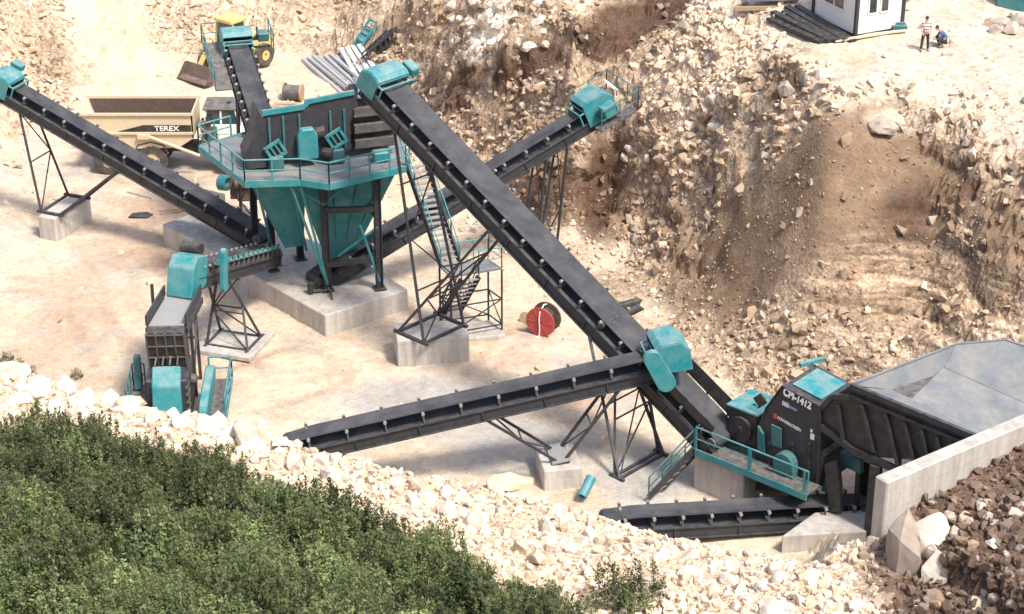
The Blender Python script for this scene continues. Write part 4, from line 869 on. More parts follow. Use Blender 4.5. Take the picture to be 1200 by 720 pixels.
# feed chute at the tail of the narrow conveyor
q = MB(); q.prism([B(-.95, .15, .1), B(.0, .15, .1), B(.0, .15, 2.5), B(-.3, .15, 3.2), B(-.6, .15, 1.7), B(-1.05, .15, .9)], -V * 1.2); q.build('discharge_chute', 'steel', r)
q = MB(); w0 = P(386, 362, 1.0); q.path([leg_at(384, 340, 1.4) + V * .2, leg_at(384, 340, 1.3) + V * .9, Vector((w0.x, w0.y, .1)) + V * .5], .06); q.path([leg_at(384, 340, 1.3) + V * .2, leg_at(384, 340, 1.25) - U * .9 + V * .1, leg_at(384, 340, 1.75) - U * .9 + V * .1], .06); q.tube(leg_at(384, 340, 1.2) - U * .9 + V * .1, leg_at(384, 340, 1.75) - U * .9 + V * .1, .16, 10)
q.solo('cable_tail', 'black', 'loose black cables hanging off the foundation corner at the front leg', 'cable', (w0.x, w0.y, 0))
p_ = P(243, 247, 1.2); block('wrapped_pallet', 'grey green wrapped pallet load standing on the foundation behind the left conveyor', (p_.x, p_.y), .9, .55, 2.2, R(-30), 'pallet load', None, 1.0).data.materials[0] = M['tarp']
p_ = P(263, 222, 1.2); q = MB(); q.ring((p_.x, p_.y, 1.6), (.9, -.4, .1), .3, .45, .5, 16); q.solo('drum_guard', 'teal', 'round teal machine guard standing behind the left conveyor tail', 'guard', (p_.x, p_.y, 1.1))
p_ = P(288, 230, 1.2); q = MB(); q.box((p_.x, p_.y, 1.9), (.8, .5, .7)); q.tube((p_.x - .5, p_.y - .6, 2.2), (p_.x + .7, p_.y - .6, 2.2), .3, 12); q.box((p_.x + .1, p_.y - .55, 1.5), (.5, .1, .35)); q.solo('drive_unit', 'rust', 'rusty brown drive unit under the left end of the screen platform', 'machine', (p_.x, p_.y, 1.15), None, .04)

# ------------------------------------------------------------------ stair with landing beside the screen
def flight(r, a, b, wdir, width=.9, m='teal_dark', hand='teal'):
    a = Vector(a); b = Vector(b); wdir = Vector(wdir).normalized(); d = b - a; n = max(5, int(abs(d.z) / .24))
    for e in (-.5, .5): MB().beam(a + wdir * width * e, b + wdir * width * e, .07, .28).build('stringer', 'steel', r)
    hd = Vector((d.x, d.y, 0)).normalized(); proto = None
    for i in range(n):
        c = a.lerp(b, (i + .5) / n)
        if proto is None: q = MB(); q.box(c, (.13, width / 2 - .05, .025), (hd, wdir, Z)); proto = q.build('tread', 'galv', r); c0 = c
        else: o = proto.copy(); COL.objects.link(o); o.parent = r; o.location = c - c0
    for e in (-.5, .5): q = MB(); q.rail([a + wdir * width * e, b + wdir * width * e], 1.0, 1.3, .035); q.build('handrail', hand, r)
lz = 3.6; la = P(538, 312, lz); lcorn = [P(528, 324, lz), P(588, 314, lz), P(572, 303, lz), P(515, 311, lz)]
lc = sum(lcorn, Vector()) / 4
r = thing('access_stair', 'narrow teal railed metal stair with landing right of the screening tower', 'stairs', (lc.x, lc.y, 0))
q = MB(); q.prism(lcorn, (0, 0, -.1)); q.build('landing', 'plate', r)
ub = P(487, 192, 8.0); flight(r, P(528, 312, lz), ub, (lcorn[1] - lcorn[0]), 1.0)
q = MB(); q.rail([lcorn[0].lerp(lcorn[1], .55), lcorn[1], lcorn[2], lcorn[3].lerp(lcorn[2], .4)], 1.1, .9, .03); q.build('handrail', 'teal', r)
for p_ in (lcorn[0], lcorn[1], lcorn[2], lcorn[3]): MB().beam(p_ - Z * .1, (p_.x, p_.y, .15), .1, .1, Vector((0, 1, 0))).build('leg', 'steel', r)
q = MB()
for a, b in zip(lcorn, lcorn[1:] + lcorn[:1]):
    for z in (.5, 1.9): q.beam(Vector((a.x, a.y, z)), Vector((b.x, b.y, z)), .06, .06)
    q.beam(Vector((a.x, a.y, .5)), Vector((b.x, b.y, 1.9)), .05, .05)
q.build('brace', 'steel', r)
flight(r, P(529, 366, 1.5), P(551, 326, lz), (lcorn[1] - lcorn[0]), .9, 'steel', 'steel')
cc = sum([Vector((p.x, p.y, 0)) for p in lcorn], Vector()) / 4
block('concrete_pad', 'low concrete pad under the stair landing', (cc.x + .1, cc.y - .1), 1.5, .9, .2, R(12), 'concrete pad', None, .2)

# ------------------------------------------------------------------ primary crusher unit
aL = P(815, 527, 2.0); Ud = Vector((.656, .755, 0)); Vd = Vector((.755, -.656, 0)); aP = aL + Ud * 1.1; bP = aP + Vd
def L2(px, py, off=0.): return ON(px, py, aP + Ud * off, bP + Ud * off)
cbx = aP + Vd * 4
r = thing('primary_crusher', 'dark grey primary crusher with turquoise top hatch and white lettering', 'crusher', (cbx.x, cbx.y, 0))
body = [(880, 575), (886, 530), (889, 503), (898, 478), (917, 452), (961, 476), (962, 500), (957, 574)]
bp_ = [L2(*p) for p in body]; DP = 2.5
q = MB(); q.prism(bp_, Ud * DP); q.build('crusher_body', 'steel', r, .03)
zt = L2(917, 452).z
q = MB()
for p, w_ in ((L2(889, 503), .1),): pass
edge = [L2(*p, -.03) for p in ((886, 530), (889, 503), (898, 478), (917, 452), (961, 476), (962, 500), (957, 574))]
for a, b in zip(edge, edge[1:]): q.beam(a, b, .05, .12, Ud)
for x in (900, 928, 948): q.beam(L2(x, 560, -.03), L2(x + 1, 520, -.03), .1, .1, Ud)
q.build('body_rib', 'black', r)
t0, t1 = L2(923, 457), L2(957, 475); q = MB(); q.prism([t0 + Ud * .35 + Z * .08, t1 + Ud * .35 + Z * .08, t1 + Ud * (DP - .3) + Z * .08, t0 + Ud * (DP - .3) + Z * .08], Z * .06); q.build('top_hatch', 'teal', r)
q = MB(); a = L2(919, 451) + Ud * (DP - .5) + Z * .25; q.beam(a - Vd * .25 - Ud * .5, a + Vd * .2 + Ud * .6, .2, .16); q.tube(a, a - Z * .5, .06); q.beam(a - Vd * .3, a + Vd * .1, .12, .12); q.build('lifting_arm', 'teal', r)
d_ = (L2(961, 476) - L2(917, 452)).normalized()
text('CPI-1412', L2(917.5, 462, -.06), d_, Z - d_ * Z.dot(d_), .50, 'lettering', r, bold=.045, squeeze=.74)
for i in range(4): 
    q = MB(); c0 = L2(917.5 + i * 2.0, 472.5 + i * 1.0, -.02); q.box(c0, (.028, .012, .10), (Vd, Ud, Z)); q.build('lettering_bar', 'lettering', r)
for i in range(6):
    q = MB(); c0 = L2(925.5 + i * 1.5, 477 + i * .75, -.02); q.box(c0, (.02, .012, .055), (Vd, Ud, Z)); q.build('lettering_bar', 'bluemark', r)
q = MB(); q.box(L2(908.5, 488, -.02), (.08, .012, .11), (Vd, Ud, Z)); q.build('red_emblem', 'redmark', r)
text('POWERSCREEN', L2(911, 491, -.03), d_, Z - d_ * Z.dot(d_), .20, 'lettering', r, bold=.015, squeeze=.85)
q = MB(); q.box(L2(952, 512, -.02), (.1, .012, .13), (Vd, Ud, Z)); q.box(L2(951, 505, -.02), (.05, .012, .06), (Vd, Ud, Z)); q.build('warning_plate', 'lettering', r)
# side door, guards and drive in front of the body
q = MB(); q.prism([L2(905, 520, -.1), L2(916, 525, -.1), L2(916, 502, -.1), L2(905, 497, -.1)], -Ud * .08); q.build('side_hatch', 'teal_dark', r)
q = MB(); q.prism([L2(890, 527, -.05), L2(898, 530, -.05), L2(896, 508, -.05), L2(890, 498, -.05)], -Ud * .15); q.build('side_guard', 'teal_dark', r)
c0 = L2(924, 540, -.1); q = MB(); q.tube(c0, c0 - Ud * .45, .5, 18); q.box(c0 - Ud * .2 - Z * .4, (.5, .2, .4), (Vd, Ud, Z)); q.build('bearing_housing', 'teal_dark', r, .03)
c0 = L2(871, 500, .3); q = MB(); q.box(c0 + Ud * .75 + Z * .05, (.75, .85, .75), (Vd, Ud, Z)); mh = q.build('motor_housing', 'black', r, .05)
q = MB(); q.box(c0 + Ud * .75 + Z * .84, (.82, .92, .05), (Vd, Ud, Z)); q.build('motor_cover', 'teal', r, .02)
q = MB(); q.ring(c0 - Ud * .15 - Z * .05, Ud, .12, .58, .25, 22); q.tube(c0 - Ud * .32 - Z * .05, c0 + Ud * .2 - Z * .05, .16, 12); q.build('flywheel', 'black', r)
q = MB(); q.beam(L2(886, 482, .4) + Z * .4, L2(895, 474, .4) + Z * .3, .06, .5); q.path([L2(883, 478, .8) + Z * .2, L2(888, 486, .8) + Z * .3, L2(896, 478, .6) + Z * .5], .05); q.build('belt_tensioner', 'black', r)
q = MB(); q.box(L2(868, 532, .2) + Ud * .6, (1.2, .5, .2), (Vd, Ud, Z)); q.box(L2(850, 522, .6) + Ud * .3, (.6, .3, .18), (Vd, Ud, Z)); q.build('skid_frame', 'teal_dark', r, .03)
# walkway
we = aL + Vd * 5.7; q = MB(); q.prism([aL, we, we + Ud * 1.0, aL + Ud * 1.0], (0, 0, -.08)); q.build('walkway', 'steel2', r)
q = MB(); q.beam(aL - Ud * .03 - Z * .1, we - Ud * .03 - Z * .1, .08, .32); q.build('walkway_edge', 'teal', r)
q = MB(); q.rail([aL + Ud, aL, we], 1.1, 2.3, .04); 
for i in range(3): s = .02 + i * 2.75; q.beam(aL + Vd * s, aL + Vd * s + Z * 1.1, .1, .1, Vd)
q.build('handrail', 'teal', r)
q = MB(); q.prism([L2(957, 574), L2(945, 574), L2(961, 530), L2(966, 535)], Ud * DP); q.prism([L2(966, 545), L2(972, 600), L2(985, 600), L2(980, 540)], Ud * .3); q.build('lower_chute', 'black', r)
q = MB(); q.prism([L2(962, 575, .5), L2(980, 583, .5), L2(978, 556, .5), L2(966, 560, .5)], Ud * .1); q.build('inspection_door', 'teal_dark', r)
# short stair from the ground to the walkway
sb = P(768, 578, .15); rs = thing('access_stair', 'short dark metal stair leading up to the walkway of the primary crusher', 'stairs', (sb.x, sb.y, 0))
flight(rs, sb, aL + Ud * .5 - Vd * .1 - Z * .05, Ud, .95, 'steel', 'teal_dark')
# foundation blocks
q = MB(); e0 = aL + Ud * .15 - Vd * .15; e1 = e0 + Vd * 2.6
q.prism([Vector((p.x, p.y, -.3)) for p in (e0, e1, e1 + Ud * 3.2, e0 + Ud * 3.2)], (0, 0, 2.05)); q.solo('concrete_foundation', 'concrete', 'square pale concrete foundation below the walkway of the primary crusher', 'concrete foundation', (e0.x, e0.y, 0), None, .05)
f0 = P(917, 618, 1.2); f1 = P(1030, 612, 1.2); q = MB(); q.prism([Vector((p.x, p.y, -.4)) for p in (f0, f1, f1 + Ud * 2.4, f0 + Ud * 2.4)], (0, 0, 1.2)); q.solo('concrete_foundation', 'concrete', 'low pale concrete slab showing below the flat conveyor beside the wall end', 'concrete foundation', (f0.x, f0.y, 0), None, .05)
# ------------------------------------------------------------------ feeder and hopper
sA = L2(966, 478); r = thing('grizzly_feeder', 'black steel feeder with ribbed side frame between primary crusher and blue grey hopper', 'feeder', (sA.x + 2, sA.y - 1, 0))
tA, tB = L2(997, 452), L2(1157, 518); mA, mB_ = L2(985, 505), L2(1150, 545)
FT = 2.3
q = MB(); q.prism([L2(962, 474, .1), tA + Ud * .1, tB + Ud * .1, mB_ + Ud * .1, L2(1010, 535, .1), L2(962, 500, .1)], Ud * .06); q.prism([tA + Ud * FT - Z * 1.5, tB + Ud * FT - Z * 1.5, mB_ + Ud * FT, L2(985, 505, FT)], Ud * .06); q.prism([mA + Ud * .15, mB_ + Ud * .15, mB_ + Ud * FT, mA + Ud * FT], Z * .08); q.build('side_wall', 'black', r)
q = MB(); q.beam(tA, tB, .18, .22); q.beam(tA - Z * .45, tB - Z * .45, .12, .1); q.beam(L2(962, 500), L2(1010, 535), .16, .25); q.beam(L2(1000, 528), L2(1095, 570), .16, .3)
q.beam(L2(963, 478), L2(975, 465), .16, .2); q.beam(L2(975, 465), tA - Z * .5, .16, .2)
for i, (x0, y0, x1, y1) in enumerate([(982, 475, 988, 516), (1010, 475, 1024, 530), (1038, 486, 1052, 545), (1060, 496, 1074, 553), (1080, 505, 1092, 560), (1098, 513, 1108, 566), (1114, 520, 1124, 572)]): q.beam(L2(x0, y0, -.02), L2(x1, y1, -.02), .12, .16, Ud)
q.build('side_frame', 'steel', r)
for x0, y0, x1, y1, off in ((1027, 545, 1027, 640, 0), (1017, 540, 1017, 625, 2.2), (980, 510, 982, 610, 1.8)):
    a = L2(x0, y0, off); q = MB(); q.beam(a, (a.x, a.y, 0), .4, .35, Ud); q.build('leg', 'black', r)
q = MB(); q.box(L2(983, 470, .6) + Ud * .4, (.25, .3, .12), (Vd, Ud, Z)); q.build('end_cap', 'teal', r)
q = MB(); q.prism([L2(985, 545, .8), L2(1008, 556, .8), L2(1008, 540, .8), L2(985, 530, .8)], Ud * .3); q.build('inner_guard', 'teal_dark', r)
zr = tA.z
R1 = tA + Ud * .05; R2 = P(1120, 404, zr + .05); R3 = P(1178, 399, zr + .15); R4 = P(1250, 420, zr + .3)
I1 = P(1108, 433, zr - .55); I2 = P(1235, 488, zr - .55); E1 = P(1075, 470, zr - 1.5); E2 = P(1162, 517, zr - 1.45); E0 = L2(1003, 460, FT - .1); E0.z = zr - 1.3
r = thing('feed_hopper', 'big blue grey steel feed hopper open at the top on the right', 'hopper', (R3.x, R3.y, H(R3.x, R3.y)))
def shell(name, ps, m='plate', th=.05):
    n = (ps[1] - ps[0]).cross(ps[2] - ps[0]).normalized()
    if n.z < 0: n = -n
    return MB().prism(ps, n * -th).build(name, m, r)
def on_plane(px, py, a, b, c):
    n = (b - a).cross(c - a); rr = ray(px, py); o = Vector((0, 0, CAM_H)); return o + rr * (n.dot(a - o) / n.dot(rr))
I1 = P(1106, 431, zr - .55); I2 = on_plane(1240, 490, I1, R2, R3); R4 = on_plane(1250, 424, I1, R2, R3); B0 = on_plane(1044, 457, R1, R2, I1); DD = on_plane(1094, 441, R1, R2, I1); E1 = on_plane(1068, 468, I1, I2, E2); DC = on_plane(1082, 459, I1, I2, E2); E3 = on_plane(1215, 545, I1, I2, E2); F1 = tA + Ud * .12 - Z * .12; F2 = tB + Ud * .12 - Z * .12
def panel(name, tris, m='plate'):
    q = MB(); vs = []
    for t_ in tris:
        for p in t_:
            if not any((p - v).length < 1e-4 for v in vs): vs.append(p)
    fs = [tuple(next(i for i, v in enumerate(vs) if (v - p).length < 1e-4) for p in t_) for t_ in tris]
    q.add(vs, fs); o = q.build(name, m, r); so2 = o.modifiers.new('thickness', 'SOLIDIFY'); so2.thickness = .05; so2.offset = 0; return o
panel('back_panel', [(R1, R2, B0), (R2, DD, B0), (R2, I1, DD)]); panel('side_panel', [(I1, R2, R3), (I1, R3, I2), (R3, R4, I2)]); panel('floor_panel', [(I1, I2, E3), (I1, E3, E2), (I1, E2, E1), (I1, E1, DC), (I1, DC, DD)]); panel('throat_panel', [(B0, DD, DC), (B0, DC, E1)], 'steel2'); panel('inner_lip', [(R1, B0, F1), (B0, E1, F1), (E1, E2, F2), (E1, F2, F1)], 'plate')
q = MB(); q.beam(I1, I2, .07, .07); q.beam(I1, R2, .06, .06); q.build('crease_strip', 'steel2', r)  # dark strips added along the panel creases, standing in for shade there
q = MB(); q.prism([tA + Ud * .15 - Z * 1.1, tB + Ud * .15 - Z * 1.1, tB + Ud * (FT + .3) - Z * 1.4, tA + Ud * (FT + .1) - Z * 1.4], Z * .05); q.build('feeder_tray', 'plate', r)
q = MB(); q.beam(R1, R2, .1, .12); q.beam(R2, R3, .1, .12); q.beam(R3, R4, .1, .12); q.build('rim', 'plate', r)
q = MB()
for u in (.1, .5, .9):
    for a, b in ((R1, R2), (R3, R4)): x = a.lerp(b, u); q.beam(x - Z * .1 + Ud * .2, (x.x + .25, x.y + .3, H(x.x, x.y) - .1), .16, .16, Vd)
q.build('support_post', 'steel', r)
# concrete retaining wall
wn = Vector((-WDIR.y, WDIR.x, 0)); q = MB(); wa, wb = WALL_A, WALL_B + WDIR * 7
q.prism([Vector((p.x, p.y, -.5)) for p in (wa, wb, wb + wn * .65, wa + wn * .65)], (0, 0, WALL_Z + .5)); q.solo('retaining_wall', 'concrete', 'long pale concrete retaining wall holding the dark soil heap at the right', 'wall', (wa.x, wa.y, 0), None, .06)

# ------------------------------------------------------------------ articulated dump truck behind the left conveyor
to = P(99, 203, 0.05); to.z = H(to.x + 3, to.y + 1)
r = thing('dump_truck', 'cream articulated dump truck with an empty rust brown tipper body parked behind the left conveyor', 'dump truck', (to.x + 5, to.y + 1.4, to.z))
def T(x, y, z): return to + Vector((x, y, z))
TW = 2.9
side = [(0, 3.8), (6.6, 3.8), (6.6, 2.3), (5.7, 1.7), (2.0, 1.6), (.3, 2.7)]
q = MB(); q.prism([T(x, 0, z) for x, z in side], (0, .08, 0)); q.prism([T(x, TW, z) for x, z in side], (0, -.08, 0))
q.prism([T(6.6, 0, 3.8), T(6.6, TW, 3.8), T(6.6, TW, 2.3), T(6.6, 0, 2.3)], (-.08, 0, 0)); q.build('tipper_body', 'cream', r)
q = MB(); q.prism([T(.1, .1, 3.74), T(.4, .1, 2.75), T(2.0, .1, 1.75), T(5.7, .1, 1.85), T(6.45, .1, 2.4), T(6.45, .1, 3.74)], (0, .03, 0)); q.prism([T(.1, TW - .13, 3.74), T(.4, TW - .13, 2.75), T(2.0, TW - .13, 1.75), T(5.7, TW - .13, 1.85), T(6.45, TW - .13, 2.4), T(6.45, TW - .13, 3.74)], (0, .03, 0))
for a, b in (((.3, 2.72), (2.0, 1.65)), ((2.0, 1.65), (5.7, 1.75)), ((5.7, 1.75), (6.5, 2.35))): q.prism([T(a[0], .1, a[1]), T(b[0], .1, b[1]), T(b[0], TW - .1, b[1]), T(a[0], TW - .1, a[1])], (0, 0, -.05))
q.prism([T(6.48, .1, 3.74), T(6.48, TW - .1, 3.74), T(6.48, TW - .1, 2.35), T(6.48, .1, 2.35)], (-.03, 0, 0)); q.build('body_lining', 'rust', r)
q = MB(); q.beam(T(-.1, -.05, 3.8), T(6.7, -.05, 3.8), .14, .14); q.beam(T(-.1, TW, 3.8), T(6.7, TW, 3.8), .14, .14); q.beam(T(.2, -.06, 2.62), T(6.6, -.06, 2.62), .12, .12); q.prism([T(-.15, -.1, 3.9), T(-.15, -.1, 2.7), T(.1, -.1, 2.6), T(.1, -.1, 3.9)], (0, .12, 0)); q.build('body_rim', 'cream', r)
q = MB(); q.prism([T(2.2, -.02, 2.72), T(6.5, -.02, 2.72), T(6.5, -.02, 3.12), T(3.7, -.02, 3.12)], (0, -.015, 0)); q.build('side_stripe', 'black', r)
text('TEREX', T(4.35, -.04, 2.78), (1, 0, 0), Z, .42, 'lettering', r, bold=.02, squeeze=1.18)
q = MB(); q.tube(T(4.0, -.15, 2.45), T(6.9, -.15, 1.25), .1, 10); q.box(T(3.7, -.1, 2.45), (.35, .15, .14)); q.build('tipping_cylinder', 'cream', r)
q = MB(); q.box(T(3.6, TW / 2, 1.3), (3.0, .5, .2)); q.box(T(7.2, TW / 2, 1.2), (.9, .4, .25)); q.build('rear_chassis', 'black', r)
def wheel(par, c, rad, wd, sg, rim='cream', ax=Vector((0, 1, 0))):
    c = Vector(c); q = MB(); q.ring(c, ax, rad * .5, rad, wd, 28)
    for i in range(18):
        a = i * math.pi / 9; s = ax.cross(Z).normalized(); d = s * math.cos(a) + Z * math.sin(a); q.box(c + d * rad, (.03, wd * .46, .09), (d, ax, d.cross(ax)))
    w_ = q.build('wheel', 'tyre', par); q = MB(); q.ring(c + ax * (-sg * wd * .2), ax, rad * .18, rad * .52, wd * .45, 20); q.tube(c - ax * wd * .2, c + ax * wd * .2, rad * .2, 12); q.build('rim', rim, w_)
for x in (1.55, 4.05, 8.9):
    for y, sg in ((.28, 1), (TW - .28, -1)): wheel(r, T(x, y, .88), .9, .62, sg)
q = MB(); q.path([T(3.0, .05, 1.3), T(3.3, .05, 1.85), T(4.05, .05, 2.05), T(4.8, .05, 1.85), T(5.05, .05, 1.3)], .08); q.build('mudguard', 'steel2', r)
q = MB(); q.prism([T(7.9, .4, 1.3), T(10.7, .4, 1.3), T(10.7, .4, 2.3), T(10.0, .4, 2.65), T(7.9, .4, 2.75)], (0, TW - 1.0, 0)); q.build('bonnet', 'white', r, .08)
q = MB(); q.box(T(7.5, TW / 2, 2.0), (.45, 1.2, .9)); q.box(T(7.3, .6, 2.9), (.3, .4, .3)); q.path([T(7.0, .2, 1.8), T(7.2, .1, 2.6), T(7.5, .1, 2.7), T(7.7, .2, 1.7)], .09); q.build('engine_pack', 'rust', r)
q = MB(); q.prism([T(7.2, .45, 2.75), T(9.3, .45, 2.75), T(9.05, .55, 3.85), T(7.35, .55, 3.85)], (0, 1.9, 0)); cb_ = q.build('cab', 'glass', r, .03)
q = MB()
for x, x2 in ((7.2, 7.35), (8.2, 8.2), (9.3, 9.05)):
    for y in (.43, 2.37): q.beam(T(x, y, 2.75), T(x2, y + (.1 if y < 1 else -.1), 3.85), .1, .1, Vector((0, 1, 0)))
q.build('cab_frame', 'white', cb_); q = MB(); q.box(T(8.2, .42, 2.7), (1.0, .05, .28)); q.build('cab_panel', 'white', cb_)
q = MB(); q.prism([T(7.15, .4, 3.85), T(9.2, .4, 3.85), T(9.2, 2.5, 3.85), T(7.15, 2.5, 3.85)], (0, 0, .12)); q.build('cab_roof', 'steel2', r, .04)
q = MB(); q.box(T(7.5, .2, 3.3), (.15, .06, .25)); q.box(T(8.6, 1.4, 3.98), (.12, .12, .1)); q.box(T(9.3, .9, 3.95), (.2, .05, .08)); q.build('mirror', 'black', r)
q = MB(); q.prism([T(8.1, .05, 1.3), T(8.2, .05, 1.75), T(8.9, .05, 1.95), T(9.7, .05, 1.75), T(9.9, .05, 1.3)], (0, .5, 0)); q.build('mudguard', 'white', r)
q = MB(); q.box(T(10.95, TW / 2, 1.2), (.15, 1.2, .3)); q.build('bumper', 'black', r)

# ------------------------------------------------------------------ yellow wheel loader
lo = hit(276, 80); r = thing('wheel_loader', 'yellow wheel loader behind the head of the narrow conveyor', 'wheel loader', lo)
lx = Vector((-.62, -.78, 0)); ly = Vector((.78, -.62, 0)); LA = (lx, ly, Z)
def W(x, y, z): return lo + lx * x + ly * y + Z * z
q = MB(); q.prism([W(-2.9, -.85, 1.0), W(-.3, -.85, .9), W(-.3, -.85, 2.0), W(-2.7, -.85, 1.85), W(-2.9, -.85, 1.6)], ly * 1.7); q.build('engine_cover', 'yellow', r, .06)
q = MB(); q.prism([W(-.4, -.75, 1.6), W(.9, -.75, 1.6), W(.7, -.7, 3.4), W(-.3, -.7, 3.4)], ly * 1.45); cb_ = q.build('cab', 'glass', r, .03)
q = MB(); q.box(W(.2, 0, 3.52), (.75, .85, .14), LA); q.build('cab_roof', 'yellow', cb_, .06)
q = MB()
for x, x2 in ((-.4, -.3), (.9, .7)):
    for y in (-.78, .74): q.beam(W(x, y, 1.6), W(x2, y, 3.4), .1, .1, ly)
q.build('cab_frame', 'yellow', cb_)
q = MB(); q.box(W(.9, 0, 1.1), (1.1, .5, .35), LA); q.build('front_frame', 'yellow', r, .05)
for y in (-.5, .5): q = MB(); q.beam(W(1.0, y, 1.7), W(2.3, y, 1.4), .16, .3); q.beam(W(2.3, y, 1.4), W(3.0, y, .5), .16, .3); q.build('lift_arm', 'yellow', r)
q = MB(); q.prism([W(2.9, -1.35, .9), W(3.1, -1.35, .3), W(3.5, -1.35, .1), W(4.1, -1.35, .12), W(4.1, -1.35, .2), W(3.5, -1.35, .3), W(3.15, -1.35, 1.1)], ly * 2.7)
for y in (-1.35, 1.3): q.prism([W(2.9, y, 1.0), W(3.1, y, .2), W(4.1, y, .12), W(3.3, y, 1.1)], ly * .05)
q.build('bucket', 'rust', r)
for x in (-1.7, 1.5):
    for y, sg in ((-1.0, 1), (1.0, -1)): wheel(r, W(x, y, .72), .74, .55, sg, 'yellow', ly)
for y in (-.55, .55): q = MB(); q.tube(W(.95, y, 1.55), W(1.05, y, 1.55), .1, 10); q.build('headlight', 'white', r)
q = MB(); q.tube(W(-1.8, .4, 1.9), W(-1.8, .4, 2.5), .07, 8); q.build('exhaust_pipe', 'black', r)

# ------------------------------------------------------------------ steel store by the slope
for i in range(9):
    a = hit(355 + i * 6.5, 72 + (i % 3) * 1.0 - i * .6); b = hit(402 + i * 4.0, 113 - i * 2.2 - (i % 2) * 3); d = (b - a)
    q = MB(); z = .14 + .13 * (i % 3); s = d.cross(Z).normalized()
    for e in (-1, 1): q.beam(a + Z * z + s * .09 * e, b + Z * z + s * .09 * e, .03, .2)
    q.beam(a + Z * (z + .09), b + Z * (z + .09), .2, .03); q.solo('steel_section', 'pipe', 'pale grey steel section lying in the row of long bars behind the screen', 'steel bar', a, 'steel bars lying behind the screen')
for i in range(4):
    a = hit(400 + i * 7, 63 - i * 1.5); b = hit(418 + i * 7, 95 - i * 3); q = MB(); q.beam(a + Z * .35, b + Z * .35, .3, .14); q.beam(a + Z * .25, b + Z * .25, .06, .2)
    q.solo('steel_section', 'white', 'whitish wide steel section laid steeply at the right of the grey bars', 'steel bar', a, 'whitish sections right of the grey bars')
for i in range(3):
    a = hit(425 + i * 5, 78 - i * 4); b = hit(455 + i * 5, 50 - i * 2); d = (b - a).normalized(); s = d.cross(Z).normalized(); q = MB()
    for e in (-.35, .35):
        for z in (.15, .75): q.beam(a + s * e + Z * z, b + s * e + Z * z, .09, .09)
    for k in range(6):
        u = a.lerp(b, k / 5)
        for e in (-.35, .35): q.beam(u + s * e + Z * .15, u + s * e + Z * .75, .06, .06)
        q.beam(u - s * .35 + Z * .75, u + s * .35 + Z * .75, .06, .06)
    q.solo('lattice_frame', 'steel', 'dark steel lattice frame stacked by the slope above the tall conveyor head', 'steel frame', a, 'dark lattice frames stacked by the slope')
a = hit(418, 60); b = hit(438, 40); d = (b - a).normalized(); s = d.cross(Z).normalized(); q = MB()
for e in (-.5, .5): q.beam(a + s * e + Z * .3, b + s * e + Z * .9, .12, .12)
for k in range(5): u = a.lerp(b, k / 4); q.beam(u - s * .5 + Z * (.3 + .15 * k), u + s * .5 + Z * (.3 + .15 * k), .1, .1)
q.box(a.lerp(b, .5) + Z * .4, (.5, .4, .12), (d, s, Z)); q.solo('teal_frame', 'teal', 'spare teal steel frame propped beside the dark lattice frames', 'steel frame', a)
c = hit(345, 118); ax = Vector((1, -.15, 0)).normalized(); q = MB(); q.tube(c + Z * .55 - ax * .6, c + Z * .55 + ax * .45, .5, 20); q.ring(c + Z * .55 - ax * .6, ax, .3, .62, .1, 20)
o = q.solo('steel_drum', 'steel2', 'dark steel drum lying on its side with a tan end behind the screen', 'drum', c); q = MB(); q.tube(c + Z * .55 + ax * .44, c + Z * .55 + ax * .56, .58, 20); e_ = q.build('drum_end', 'wood', o)
for i, (px, py) in enumerate(((325, 128), (335, 126))):
    c = hit(px, py); q = MB(); q.beam(c + Vector((-.8, .1, .15)), c + Vector((.7, -.2, .2 + .1 * i)), .35, .14); q.solo('timber_beam', 'wood', 'short reddish timber lying just behind the top edge of the screen', 'timber', c, 'short timbers behind the screen')

# ------------------------------------------------------------------ red cable reel
c = hit(637, 391); c.z = H(c.x, c.y); ax = Vector((-.45, -.88, .0)).normalized(); s = ax.cross(Z).normalized(); ce = c + Z * .78
r = thing('cable_reel', 'red cable reel with a white rope end standing right of the stair landing', 'cable reel', c)
for o_, m in ((.38, 'red'), (-.38, 'rust')):
    q = MB(); q.ring(ce + ax * o_, ax, .08, .78, .07, 30)
    for i in range(6): a = i * math.pi / 3; d = s * math.cos(a) + Z * math.sin(a); q.beam(ce + ax * (o_ + math.copysign(.04, o_)) + d * .1, ce + ax * (o_ + math.copysign(.04, o_)) + d * .72, .06, .03, ax)
    q.build('flange', m, r)
q = MB(); q.tube(ce - ax * .36, ce + ax * .36, .5, 22); q.build('cable_winding', 'black', r)
q = MB(); f = ce + ax * .46; q.path([f + Z * .55, f + Z * .2 + s * .03, f - Z * .3, f - Z * .74 + s * .02, f - Z * .76 + ax * .2 + s * .1], .035); q.path([f + Z * .55, ce + Z * .8, ce - ax * .3 + Z * .7], .035); q.build('rope_end', 'rope', r)
c = hit(617, 380); q = MB(); q.tube(c + Z * .3 + ax * .05, c + Z * .3 - ax * .3, .34, 16); q.ring(c + Z * .3, ax, .2, .4, .06, 16); q.solo('small_reel', 'palewood', 'small pale wooden reel standing left of the red cable reel', 'reel', c)

